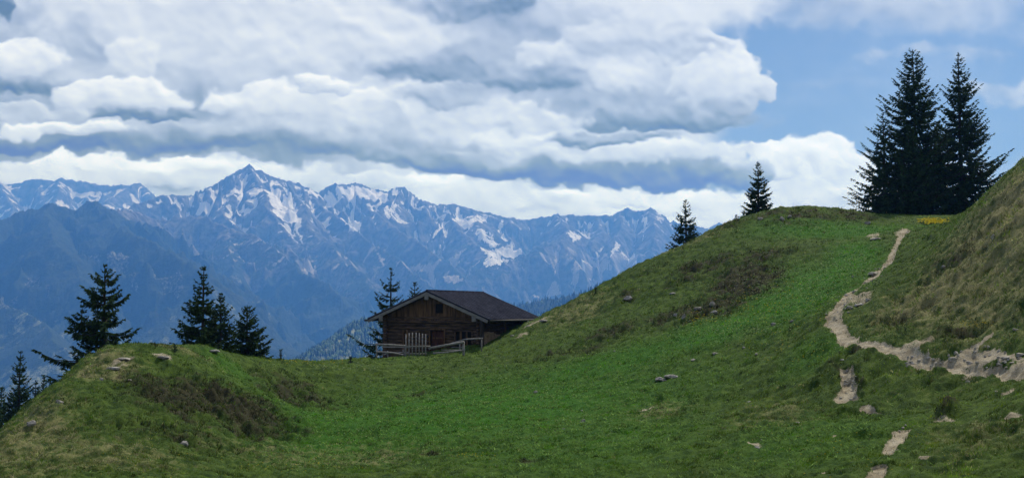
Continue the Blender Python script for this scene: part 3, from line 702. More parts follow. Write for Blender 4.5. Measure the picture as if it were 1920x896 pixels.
# ------------------------------------------------------------------ mountains
# ridge lines: (px, py, km) turned into real places; height falls away from every line
RID = [
 (0.78, [(225,392,8.2),(260,378,8.4),(305,364,8.6),(330,366,8.7),(372,368,8.9),(420,338,9.0),(450,319,9.05),(468,310,9.1),(495,323,9.1),(530,338,9.2),(555,342,9.3),(575,352,9.3),(600,364,9.4),(625,350,9.5),(665,342,9.6),(685,349,9.6),(702,354,9.6),(716,359,9.7),(735,350,9.7),(755,351,9.7),(775,370,9.7),(822,383,9.8),(868,384,9.8),(900,394,9.9),(945,409,9.9),(985,412,10),(1038,403,10),(1120,405,10),(1150,402,10),(1165,392,10),(1178,389,10),(1202,397,10),(1222,387,10),(1240,400,10),(1258,414,10),(1300,424,10.2),(1325,430,10.4),(1345,418,10.5),(1370,425,10.5),(1420,440,10.6),(1600,450,10.8),(1920,470,11)]),
 (0.85, [(468,310,9.1),(485,350,8.75),(500,372,8.6),(515,400,8.35),(530,435,8.1),(545,460,7.9)]),
 (0.85, [(468,310,9.1),(440,350,8.8),(425,385,8.5),(440,415,8.25),(470,445,8.0)]),
 (0.85, [(530,338,9.2),(560,375,8.85),(580,410,8.5),(595,440,8.2)]),
 (0.80, [(575,352,9.3),(605,385,8.9),(640,418,8.5),(680,447,8.1),(720,470,7.85),(760,485,7.6),(800,520,7.2),(850,560,6.8)]),
 (0.80, [(748,351,9.7),(730,378,9.4),(702,396,8.9),(740,420,8.7),(790,450,8.4),(850,490,8.0),(890,520,7.6)]),
 (0.85, [(822,383,9.8),(860,418,9.4),(895,450,9.0),(925,480,8.6)]),
 (0.80, [(868,384,9.8),(905,420,9.4),(920,440,9.2)]),
 (0.80, [(1038,403,10),(1055,430,9.3),(1040,452,8.5),(1000,470,8.3),(960,485,8.2),(920,500,8.0),(860,545,7.5),(820,575,7.2)]),
 (0.80, [(1040,452,8.5),(1080,490,8.2),(1100,530,7.9),(1110,560,7.6)]),
 (0.85, [(1165,392,10),(1150,430,9.5),(1140,470,9.0)]),
 (0.85, [(1222,387,10),(1215,420,9.5),(1228,460,9.0)]),
 (0.85, [(1120,405,10),(1110,440,9.5),(1090,462,9.2)]),
 (0.80, [(600,455,7.7),(640,490,7.3),(690,525,6.9),(740,565,6.4),(790,600,6.0)]),
 (0.80, [(575,352,9.3),(560,440,8.0),(600,455,7.7),(620,468,7.5)]),
 # front range, forested
 (0.72, [(-300,420,5.0),(-120,440,5.2),(0,406,5.6),(35,392,5.7),(75,379,5.8),(100,383,5.8),(128,394,5.85),(150,382,5.9),(172,377,5.9),(195,386,6.0),(215,396,6.1),(240,398,6.6),(260,396,7.2)]),
 (0.66, [(172,377,5.9),(240,430,5.35),(320,480,4.9),(400,540,4.4),(450,600,4.0),(500,660,3.7)]),
 (0.66, [(75,379,5.8),(110,450,5.1),(150,520,4.6),(200,600,4.1)]),
 (0.66, [(-120,440,5.2),(-60,520,4.6),(30,580,4.1),(120,650,3.7)]),
 (0.74, [(260,400,7.6),(300,412,7.5),(345,404,7.4),(385,401,7.3),(430,425,7.1),(470,445,6.9),(515,478,6.6),(560,513,6.2),(600,530,5.9),(640,590,5.5),(700,650,5.0)]),
 (0.60, [(430,425,7.1),(420,480,6.6),(430,540,6.0)]),
 # near wooded hills
 (0.55, [(900,590,3.3),(760,586,3.2),(700,598,3.1),(660,608,3.0),(620,630,2.85),(580,655,2.7),(540,685,2.55)]),
 (0.50, [(760,600,4.4),(900,582,4.2),(980,567,4.0),(1020,560,3.9),(1080,548,3.8),(1130,530,3.7),(1200,505,3.6),(1400,460,3.5),(1800,450,3.5)]),
 # far left range
 (0.9, [(-500,340,11.60),(-200,325,11.60),(0,331,11.60),(60,335,11.60),(110,338,11.60),(130,334,11.60),(150,339,11.60),(200,347,11.60),(252,343,11.60),(272,352,11.60),(290,368,11.60),(330,400,11.60),(420,440,11.60)]),
 (0.9, [(130,334,11.60),(100,370,10.94),(90,400,10.44)]), (0.9, [(252,343,11.60),(215,375,11.02),(200,400,10.61)]), (0.9, [(0,331,11.60),(20,370,11.02),(10,400,10.61)]),
]
def cols():
    p = np.concatenate([np.linspace(-700, -20, 60, endpoint=False), np.arange(-20, 1400, 1.55), np.linspace(1400, 2500, 90)])
    return np.arctan((p - 960) / F)
AF = cols()
RF = np.concatenate([np.geomspace(166, 2000, 60, endpoint=False), np.linspace(2000, 3950, 170, endpoint=False), np.linspace(3950, 10600, 560, endpoint=False), np.linspace(10600, 12700, 90)])
fr_, fa_ = np.meshgrid(RF, AF, indexing='ij')
FX = fr_ * np.sin(fa_); FY = fr_ * np.cos(fa_)
wx = FX + 130 * fbm(FX / 900, FY / 900, 4, 101) * ss(1500, 4000, fr_); wy = FY + 200 * fbm(FX / 900, FY / 900, 4, 102) * ss(1500, 4000, fr_)
base = -620 + 60 * fbm(FX / 2500, FY / 2500, 3, 103)
base = base * ss(140, 1700, fr_) - 48 * (1 - ss(140, 1700, fr_))
H = np.full(FX.shape, -1e9); TT = np.zeros(FX.shape); DD = np.full(FX.shape, 1e4); SL = np.ones(FX.shape)
for ri, (slp, ln) in enumerate(RID):
    P = np.array([at(a, b_, c * 1000) for a, b_, c in ln])
    s0 = 0.0
    for p, q in zip(P[:-1], P[1:]):
        d = q[:2] - p[:2]; L = math.hypot(*d)
        u = ((wx - p[0]) * d[0] + (wy - p[1]) * d[1]) / (L * L)
        t = np.clip(u, 0, 1)
        ex = wx - p[0] - t * d[0]; ey = wy - p[1] - t * d[1]
        dist = np.sqrt(ex * ex + ey * ey)
        side = np.where(ex * d[1] - ey * d[0] > 0, 1.0, -1.0)
        h = p[2] + (q[2] - p[2]) * t - slp * (dist - 0.12 * dist * np.clip(dist / 1500, 0, 1))
        up = h > H
        H = np.where(up, h, H)
        # a coordinate that runs along the ridge makes gullies that fall straight down its sides
        TT = np.where(up, s0 + u * L + side * 5000 + ri * 911 + dist * 0.12 * side, TT); DD = np.where(up, dist, DD)
        s0 += L
fall = ss(0, 260, DD)
gul = ridged(TT / 420, DD / 2600 + 0.2 * fbm(FX / 500, FY / 500, 2, 7), 4, 111)
amp = np.where(fr_ < 4600, 0.45, 1.0) * np.where(fr_ < 3900, 0.25, 1.0)
Hr = H + amp * (fall * (95 * (gul - 0.95)) + 70 * fall * fbm(FX / 420, FY / 420, 5, 112, 0.55) + 44 * (ridged(FX / 210, FY / 260, 4, 113) - 0.9) * (0.12 + fall))
Hr += amp * 20 * fbm(TT / 60, DD / 260, 3, 114) + amp * 16 * fbm(FX / 70, FY / 70, 3, 115)
ZF = np.maximum(Hr, base) + 0.0
ZF = np.where(fr_ < 1900, base, ZF)
farg = Grid(RF, AF, ZF)
# masks
gz_r = np.gradient(ZF, axis=0) / np.gradient(fr_, axis=0); gz_a = np.gradient(ZF, axis=1) / (fr_ * np.gradient(fa_, axis=1))
slf = np.hypot(gz_r, gz_a)
k3 = np.ones(9) / 9
def blur(A_, n_):
    for ax in (0, 1):
        c = np.cumsum(np.pad(A_, [(n_ + 1, n_) if a == ax else (0, 0) for a in (0, 1)], mode='edge'), axis=ax)
        A_ = (np.take(c, np.arange(2 * n_ + 1, c.shape[ax]), ax) - np.take(c, np.arange(0, c.shape[ax] - 2 * n_ - 1), ax)) / (2 * n_ + 1)
    return A_
conc = blur(ZF, 5) - ZF                                       # hollow places
pn = fbm(FX / 260, FY / 260, 5, 121)
stre = fbm(TT / 70, DD / 420, 4, 122)
alt = ZF
high = ss(430, 900, alt + 120 * pn)
snow = high * 0.52 + np.clip(conc / 42, -0.5, 0.55) + 0.70 * stre + 0.16 * pn - 0.32 - 0.15 * ss(0.9, 1.5, slf)
snow = np.clip(snow + 0.29 - 0.02 * (fr_ > 10350), 0, 1) * ss(330, 520, alt + 150 * pn) * ss(6300, 7200, fr_)
timber = np.where(fr_ > 10350, 200, 520) + 200 * ss(6500, 5600, fr_) * 1.6
forest = ss(0, 1, (timber - alt + 260 * pn + 120 * stre) / 160)
wfx = FX + 26 * fbm(FX / 60, FY / 60, 3, 131); wfy = FY + 70 * fbm(FX / 110, FY / 110, 3, 132)
def area(P, rmin=6500, rmax=11000):
    Q = [farg.hit(a, b_, rmin) for a, b_ in P]
    return polygon_mask(wfx, wfy, Q) & (fr_ > rmin) & (fr_ < rmax)
def paint(mask, polys, val, **kw):
    for P in polys: mask[area(P, **kw)] = val
    return mask
# the big permanent fields and gullies of snow
SN = [[(628,358),(645,353),(672,352),(700,352),(728,362),(726,374),(700,377),(678,374),(665,384),(648,374)],
      [(430,362),(470,352),(486,358),(478,368),(455,362),(440,366)], [(388,362),(445,344),(452,348),(395,366)], [(370,368),(410,352),(402,362),(376,372)],
      [(503,365),(515,352),(530,362),(552,388),(556,402),(568,412),(560,430),(572,458),(560,448),(548,420),(520,408),(508,388)],
      [(524,416),(545,430),(556,446),(548,446)], [(540,440),(566,456),(556,456)],
      [(560,345),(580,352),(596,366),(588,368),(572,358)],
      [(712,392),(728,396),(742,380),(748,388),(738,400),(756,418),(750,424),(738,412),(722,404)],
      [(850,400),(862,408),(878,416),(866,428),(852,414)], [(872,424),(896,404),(920,404),(914,416),(900,418),(880,430)],
      [(886,434),(905,430),(925,440),(940,460),(962,470),(984,478),(962,490),(930,500),(905,488),(918,480),(900,466),(925,470),(910,452),(895,446)],
      [(936,420),(946,416),(940,434),(952,450),(966,462),(956,468),(942,448),(934,432)],
      [(820,418),(832,430),(842,428),(834,448),(828,470),(824,466),(832,440)],
      [(1062,438),(1078,432),(1096,424),(1104,436),(1108,444),(1092,442),(1078,452),(1072,448)], [(1090,422),(1098,414),(1100,420),(1094,430)],
      [(1230,404),(1242,410),(1246,418),(1238,416)], [(1158,455),(1164,456),(1160,472),(1176,480),(1198,498),(1194,508),(1172,486),(1156,474),(1150,492),(1142,496)],
      [(1074,498),(1090,494),(1106,490),(1098,500),(1078,506)], [(1110,482),(1128,462),(1134,460),(1126,472),(1116,490)], [(1136,490),(1148,498),(1166,520),(1160,518)],
      [(1206,402),(1214,414),(1208,440),(1204,444),(1208,420)], [(368,392),(392,386),(396,394),(378,400)], [(424,382),(432,380),(436,410),(444,424),(434,424),(428,400)],
      [(440,404),(456,386),(462,388),(448,404)], [(640,412),(664,404),(676,424),(672,440),(660,430),(648,424)], [(682,356),(690,352),(692,360)]]
brk = fbm(TT / 34, DD / 160, 4, 123, 0.6)
snow_n = snow
snow = paint(snow, SN, 1.0)
snow = np.where(snow == 1.0, np.clip(0.85 + 1.15 * brk, 0.1, 1), snow * 0.92 + 0.25 * brk * (snow > 0.2))
for P in SN[:1]: snow[area(P)] = 0.85
SC = [[(1072,500),(1096,496),(1120,488),(1132,474),(1142,500),(1132,516),(1106,522),(1084,530),(1070,532)], [(1142,494),(1152,474),(1172,484),(1200,504),(1196,514),(1170,506),(1160,514),(1146,504)],
      [(1014,560),(1030,540),(1046,528),(1052,556),(1030,558)], [(996,556),(1008,546),(1012,560)], [(770,496),(800,500),(836,512),(872,524),(868,536),(830,530),(800,520),(786,510)], [(555,488),(576,482),(594,494),(588,512),(566,506)], 
      [(700,470),(716,478),(730,500),(716,488)], [(1044,462),(1050,462),(1044,510),(1038,520)], [(1016,552),(1032,536),(1026,552)]]
scr = np.zeros(FX.shape); scr = paint(scr, SC, 1.0); scr = np.where(scr == 1.0, np.clip(0.85 + 1.0 * brk, 0.2, 0.95), scr)
scr = np.maximum(scr, 0.85 * np.clip(stre * 2.2, 0, 1) * ss(0.55, 0.9, slf) * ss(0.5, 0.1, np.abs((alt - 380) / 420)) * (fr_ > 6500))
SC2 = [[(160,470),(180,474),(240,505),(262,530),(248,532),(205,505)], [(10,500),(40,496),(70,520),(100,545),(84,545),(50,526)], [(275,508),(310,512),(350,540),(342,552),(300,530)], [(0,555),(30,560),(24,580),(0,584)], [(130,398),(150,410),(166,432),(150,425)], [(170,422),(200,440),(190,436)], [(425,518),(452,524),(446,536)], [(535,575),(548,570),(552,590),(540,596)], [(690,500),(720,520),(716,545),(700,530)]]
for P in SC2: scr[area(P, 3600, 8000)] = 0.40
snow = np.where(scr > 0.6, np.minimum(snow, 0.3), snow)
cliff = ss(0.85, 1.25, slf) * (fr_ > 6600)
forest = forest * (1 - 0.7 * cliff)
pale = np.clip(0.42 + 0.75 * fbm(FX / 330, FY / 330, 4, 141), 0, 1) * ss(560, -250, alt) * ss(6500, 4500, fr_) + 0.45 * ss(3300, 2900, fr_)
forest = np.where(fr_ < 6600, np.maximum(forest, 0.9), forest)
VF = np.stack([FX, FY, ZF + np.where(forest > 0.5, 5.0, 0) * fbm(FX / 14, FY / 14, 2, 151)], -1).reshape(-1, 3)
me = raw_mesh('mountains', VF, grid_faces(len(RF), len(AF)), True, 4)
set_color(me, 'mask', np.stack([snow, forest, scr, pale], -1).reshape(-1, 4))
tag(link('mountains', me, M['far']), kind='structure')
print('mountains done')

# a wood too large to count, on the two low hills in the valley
def wood():
    r_ = np.random.default_rng(91)
    vs = []; fs = []; cs = []; b = 0
    def place(px0, px1, r0, r1, n_, dec):
        nonlocal b
        p = r_.uniform(px0, px1, n_); rr = r_.uniform(r0, r1, n_); a = np.arctan((p - 960) / F)
        X = rr * np.sin(a); Y = rr * np.cos(a); Zz = farg.h(X, Y)
        for i in range(n_):
            d = r_.random() < dec; hgt = r_.uniform(11, 20) * (0.8 if d else 1); w = hgt * (0.34 if d else 0.17) * r_.uniform(0.8, 1.2)
            prof = ((0.15, 0.5), (0.4, 1.0), (0.75, 0.85), (1.0, 0.15)) if d else ((0.08, 1.0), (0.4, 0.62), (0.42, 0.78), (0.7, 0.34), (0.72, 0.46), (1.0, 0.02))
            ns = 6
            for (hz, wr) in prof:
                an = np.arange(ns) / ns * 6.283 + r_.random(); ra = w * wr * r_.uniform(0.75, 1.2, ns)
                vs.append(np.stack([X[i] + ra * np.cos(an), Y[i] + ra * np.sin(an), np.full(ns, Zz[i] + hz * hgt)], -1))
            for lv in range(len(prof) - 1):
                for j in range(ns):
                    q = b + lv * ns + j; w_ = b + lv * ns + (j + 1) % ns; fs.append((q, w_, w_ + ns, q + ns))
            c = np.array([0.13, 0.17, 0.05]) if d else np.array([0.018, 0.032, 0.014])
            cs.append(np.tile(np.append(c * r_.uniform(0.6, 1.4), 1), (ns * len(prof), 1)))
            b += ns * len(prof)
    place(500, 740, 2300, 3200, 3000, 0.45)
    place(880, 1260, 3000, 4250, 3300, 0.03)
    me = raw_mesh('forest', np.concatenate(vs), np.array(fs), True, 4); set_color(me, 'tint', np.concatenate(cs))
    tag(link('forest', me, M['woods']), 'far off mixed woods covering the low valley hills', 'forest', kind='stuff')
wood()

# ------------------------------------------------------------------ spruces
def spruce(name, label, x, y, height, halfw, seed, group=None, left=1.0, right=1.0, base_frac=0.02, dens=1.3, prof=None, droop=0.25, gaps=0.15, sink=0.15, second=None, tw_size=1.0, cat='spruce'):
    """halfw: half width of the crown in metres; prof(t) its shape, t = 0 foot .. 1 tip"""
    r_ = np.random.default_rng(seed)
    z0 = float(near.h(x, y) if math.hypot(x, y) < 165 else farg.h(x, y)) - sink
    root = empty(name, (x, y, z0), label=label, cat=cat, group=group)
    prof = prof or (lambda t: (1 - t) ** 0.85)
    nlev = max(24 if height > 3 else 8, int(height / 0.30))
    tr = MB(); bow = r_.uniform(-0.012, 0.012, 2) * height
    axis = lambda t: Vector((bow[0] * math.sin(t * 2.5), bow[1] * math.sin(t * 2.2), t * height))
    r0 = 0.013 * height + 0.03
    tr.tube([axis(t) for t in np.linspace(0, 0.985, 12)], [r0 * (1.25 if t == 0 else 1) * (1 - t) ** 0.8 + 0.012 for t in np.linspace(0, 0.985, 12)], 7, 0.08)
    Q = []; TC = []
    def frond(P0, ang, L, rise, dr, tip, thick, small=False):
        """a bough: a wooden stem with hanging and spreading twigs"""
        n_ = max(4, int(L / 0.22))
        d = np.array([math.cos(ang), math.sin(ang)])
        s = np.linspace(0, 1, n_ + 1)
        zz = rise * s * L - dr * L * np.sin(np.pi * np.clip(s * 1.15, 0, 1)) * 0.6 + tip * L * np.clip(s - 0.6, 0, 1) ** 2 * 2
        side = r_.normal(0, 0.04) * L * s ** 2
        px_ = P0[0] + d[0] * s * L - d[1] * side; py_ = P0[1] + d[1] * s * L + d[0] * side; pz_ = P0[2] + zz
        if L > 0.5: tr.tube([(px_[i], py_[i], pz_[i]) for i in sorted({0, n_ // 3, 2 * n_ // 3, n_})], [thick, thick * .75, thick * .5, thick * .2][:len({0, n_ // 3, 2 * n_ // 3, n_})], 4)
        m_ = max(7, int((9 + 21 * L) * dens * (1 + 0.2 * (L > 0.9)))) if not small else 4
        t = r_.uniform(0.10, 1.0, m_) ** 0.8
        bx = np.interp(t, s, px_); by = np.interp(t, s, py_); bz = np.interp(t, s, pz_)
        tl = (0.16 + 0.20 * (1 - t) * min(L, 2.5) / 1.2) * r_.uniform(0.6, 1.4, m_) * tw_size * min(1.0, 0.4 + 0.6 * L)
        sd = np.where(r_.random(m_) < 0.5, 1.0, -1.0)
        sp = r_.uniform(0.2, 1.0, m_)                     # 1 = sideways, 0 = hanging
        fw = r_.uniform(0.2, 0.8, m_)
        dx = d[0] * fw - d[1] * sd * sp; dy = d[1] * fw + d[0] * sd * sp; dz = -(1.15 - sp) * r_.uniform(0.3, 1.3, m_) + np.where(t > 0.85, 0.5, 0)
        ln = np.sqrt(dx * dx + dy * dy + dz * dz); dx, dy, dz = dx / ln, dy / ln, dz / ln
        e = np.stack([bx + dx * tl, by + dy * tl, bz + dz * tl], -1); o = np.stack([bx, by, bz], -1)
        wv = np.stack([-dy * r_.uniform(-1, 1, m_) + 0.2, dx * r_.uniform(-1, 1, m_), np.full(m_, 0.6) * r_.uniform(-1, 1, m_)], -1)
        wv /= np.linalg.norm(wv, axis=1)[:, None]
        wd = (0.022 + 0.15 * tl)[:, None] * r_.uniform(0.7, 1.3, (m_, 1)) * tw_size
        mid = o * 0.55 + e * 0.45
        Q.append(np.stack([o, mid + wv * wd, e, mid - wv * wd], 1)); 
        TC.append(np.tile(np.array([0.024, 0.046, 0.016]), (m_, 1)) * r_.uniform(0.6, 1.7, (m_, 1)) * np.where(t > 0.85, 1.35, 1.0)[:, None])
    def stem(axis, height, prof, halfw, base_frac, nlev):
        for lv in range(nlev):
            t = base_frac + (1 - base_frac) * (lv + r_.uniform(0, 0.8)) / nlev
            if t > 0.985: continue
            w = prof(t) * halfw
            c = axis(t)
            nb_ = int(5 + 3 * (1 - t)) if w > 0.5 else 4
            a0 = r_.uniform(0, 6.28)
            for j in range(nb_):
                if r_.random() < gaps: continue
                ang = a0 + 6.283 * j / nb_ + r_.normal(0, 0.25)
                asym = right if math.cos(ang) > 0 else left
                asym = 1 + (asym - 1) * abs(math.cos(ang))
                L = max(0.09, w * asym * r_.uniform(0.62, 1.12) * (1.18 if r_.random() < 0.12 else 1))
                frond((c.x, c.y, c.z), ang, L, 0.18 + 0.45 * t ** 2 - 0.25 * (1 - t) + r_.normal(0, 0.08), droop * (1 - 0.6 * t), 0.28, 0.010 + 0.012 * L)
        c = axis(0.985)
        for q in range(5): frond((c.x, c.y, c.z - 0.07 * q), r_.uniform(0, 6.28), 0.05 + 0.03 * q, 1.0, 0, 0.3, 0.006, True)
    stem(axis, height, prof, halfw, base_frac, nlev)
    if second:                                            # a second leader beside the first
        dx2, h2, w2, fz = second
        ax2 = lambda t: Vector((dx2 * min(1, t * 3.0) , 0.2 * t, fz * height + t * h2))
        tr.tube([Vector((0, 0, fz * height * 0.85))] + [ax2(t) for t in np.linspace(0.05, 0.98, 6)], [r0 * .5] + [r0 * 0.5 * (1 - t) + 0.012 for t in np.linspace(0.05, 0.98, 6)], 6)
        stem(ax2, h2, lambda t: (1 - t) ** 0.7 * (0.5 + t), w2, 0.35, max(5, int(h2 / 0.4)))
    tr.build('trunk', M['bark'], root)
    q = np.concatenate(Q); Vv = q.reshape(-1, 3)
    me = raw_mesh('crown', Vv, np.arange(len(Vv)).reshape(-1, 4), False, 4)
    C = np.concatenate(TC); C = np.concatenate([C, np.ones((len(C), 1))], 1)
    set_color(me, 'tint', np.repeat(C, 4, 0))
    link('crown', me, M['needles'], root)
    return root
def tree_at(name, label, px, top, d, wpx, seed, **kw):
    """px/top: where the tip stands seen from the camera, d: distance, wpx: half width"""
    p = at(px, top, d); z = float(near.h(p[0], p[1]) if math.hypot(p[0], p[1]) < 165 else farg.h(p[0], p[1]))
    hgt = p[2] - z
    return spruce(name, label, p[0], p[1], hgt, wpx * d / F, seed, **kw)
tree_at('spruce', 'tallest spruce on the right hill, left of its slimmer twin', 1708, 86, 97, 98, 201, dens=1.2, droop=0.3, gaps=0.08, prof=lambda t: min(1, (1 - t) * 1.55) ** 0.85 * (0.9 + 0.1 * math.sin(t * 22)), left=1.05, right=0.95, tw_size=1.05)
tree_at('spruce', 'slimmer tall spruce at the right edge of the hilltop clump', 1797, 92, 99, 90, 202, dens=1.2, droop=0.3, gaps=0.07, prof=lambda t: (min(1, (1 - t) * 1.35) ** 0.92) * (0.92 + 0.12 * math.sin(t * 26)), right=1.1, left=0.85, tw_size=1.05)
tree_at('spruce', 'lower spruce leaning out on the left of the hilltop clump', 1654, 205, 96, 66, 203, dens=1.0, droop=0.28, gaps=0.16, prof=lambda t: min(1, (1 - t) * 1.25) ** 0.9, left=1.15, right=0.8)
tree_at('spruce', 'dense middle spruce filling the hilltop clump between the two tall ones', 1752, 225, 98, 72, 204, dens=1.05, gaps=0.08, prof=lambda t: min(1, (1 - t) * 1.6) ** 0.9)
tree_at('spruce', 'squat bushy spruce at the foot of the clump above the saddle', 1690, 255, 95.5, 66, 205, dens=1.05, gaps=0.08, prof=lambda t: min(1, (1 - t) * 1.5) ** 0.9)
tree_at('spruce', 'lone conical spruce on the crest left of the grassy knoll top', 1420, 298, 92, 37, 206, dens=1.5, gaps=0.08, droop=0.2, prof=lambda t: (1 - t) ** 0.8)
tree_at('spruce', 'thin open spruce standing on the long slope against the white peak', 1286, 370, 89.5, 40, 207, dens=1.1, gaps=0.25, droop=0.3, prof=lambda t: 0.15 + 0.85 * (1 - t) ** 1.3 if t < 0.9 else (1 - t) * 2)
tree_at('spruce', 'wide ragged spruce with drooping side boughs behind the left mound', 195, 488, 57.5, 92, 208, dens=2.0, droop=0.22, gaps=0.15, left=1.0, right=1.0, prof=lambda t: (0.56 if t > 0.52 else 1.0 if t < 0.28 else 0.72) * (1 if t < 0.7 else (1 - t) / 0.3) * (0.9 + 0.2 * math.sin(t * 31)), second=(-1.15, 2.0, 0.8, 0.34))
tree_at('spruce', 'tallest of the three close spruces behind the left mound', 383, 492, 58.5, 66, 209, dens=1.7, droop=0.25, gaps=0.18, left=1.0, right=0.75, prof=lambda t: (1 - t) ** 0.85 * (0.9 + 0.16 * math.sin(t * 28)))
tree_at('spruce', 'small middle one of the three close spruces behind the mound', 414, 544, 60, 42, 210, dens=1.6, gaps=0.12, prof=lambda t: (1 - t) ** 0.75)
tree_at('spruce', 'broad low spruce right of the three behind the mound', 464, 567, 62, 54, 211, dens=1.7, gaps=0.15, prof=lambda t: (1 - t) ** 0.7 * (0.9 + 0.14 * math.sin(t * 30)))
tree_at('spruce', 'open spruce with long drooping boughs behind the hut', 733, 495, 83, 76, 212, dens=1.4, gaps=0.25, droop=0.35, left=1.0, right=0.85, prof=lambda t: min(1, (1 - t) * 1.25) ** 0.9 * (0.85 + 0.2 * math.sin(t * 40)))
tree_at('spruce', 'narrow spruce tip rising behind the hut roof', 777, 522, 92, 78, 213, dens=1.2, gaps=0.08)
tree_at('spruce', 'dark conical spruce below the mound at the left picture edge', 42, 648, 85, 78, 214, dens=2.2, gaps=0.06, prof=lambda t: (1 - t) ** 0.8)
fl = 'dark distant spruce in the shaded wood below the mound'
for i, (px, top, d, w) in enumerate([(8, 715, 118, 34), (-22, 700, 120, 34), (66, 702, 125, 22), (86, 694, 130, 22), (104, 703, 128, 18), (122, 700, 135, 18), (140, 688, 138, 18), (158, 692, 140, 16), (176, 684, 142, 16), (196, 689, 140, 16), (20, 735, 110, 20), (75, 715, 112, 20), (112, 716, 120, 20), (-5, 745, 105, 18), (55, 722, 108, 18), (96, 712, 116, 18), (130, 706, 122, 18), (150, 702, 126, 18), (170, 698, 130, 18), (28, 712, 128, 20)]):
    tree_at('spruce', fl, px, top, d, w * 2.6, 230 + i, dens=1.0, gaps=0.05, group='spruces in the wood below the left mound', prof=lambda t: (1 - t) ** 0.75, tw_size=1.5)
for i, (px, py, h, lab) in enumerate([(1118, 541, 0.34, 'tiny spruce seedling on the long slope skyline'), (523, 662, 0.5, 'small spruce sapling on the saddle right of the mound trees'), (655, 668, 0.28, 'low spruce sapling on the saddle left of the fence'), (322, 648, 0.3, 'tiny spruce seedling on top of the left mound'),
                                    (1383, 404, 0.32, 'tiny spruce seedling left of the lone conical spruce')]):
    g = near.hit(px, py + 14)
    spruce('spruce_sapling', lab, g[0], g[1] + 0.5, h + 0.15, 0.2 + h * 0.15, 260 + i, dens=1.2, sink=0.05, cat='sapling', tw_size=0.6)
print('trees done')

# ------------------------------------------------------------------ rocks
def rock(px, py, w, h, label, seed, mat='rock', group=None, name='rock', flat=1.0):
    c = near.hit(px, py + h * 0.4); d = math.hypot(c[0], c[1])
    sx = w * d / F / 2 * 0.9; sz = h * d / F / 2 * 1.05; sy = sx * 0.75
    bm_ = __import__('bmesh').new()
    __import__('bmesh').ops.create_icosphere(bm_, subdivisions=3 if w > 9 else 2, radius=1.0)
    P = np.array([v.co[:] for v in bm_.verts]); r_ = np.random.default_rng(seed); o = r_.uniform(0, 50)
    q = 1 + 0.38 * fbm(P[:, 0] * 1.2 + o, P[:, 1] * 1.2 + P[:, 2] * 1.7 + o, 4, seed) - 0.22 * np.abs(gn(P[:, 0] * 2.1 + o, P[:, 2] * 2.3 - P[:, 1], seed + 5))
    P = P * q[:, None]
    for nv in r_.normal(size=(5, 3)):                    # broken faces
        nv /= np.linalg.norm(nv); dd = P @ nv; lim = r_.uniform(0.55, 0.8); P -= np.clip(dd - lim, 0, 9)[:, None] * nv
    ang = r_.uniform(-0.4, 0.4)
    P = P * (sx, sy, sz)
    P[:, :2] = P[:, :2] @ np.array([[math.cos(ang), -math.sin(ang)], [math.sin(ang), math.cos(ang)]])
    for v, p in zip(bm_.verts, P): v.co = p
    me = bpy.data.meshes.new(name); bm_.to_mesh(me); bm_.free()
    o_ = link(name, me, M[mat]); o_.location = (c[0], c[1], float(near.h(c[0], c[1])) + sz * 0.05)
    return tag(o_, label, 'rock', group)
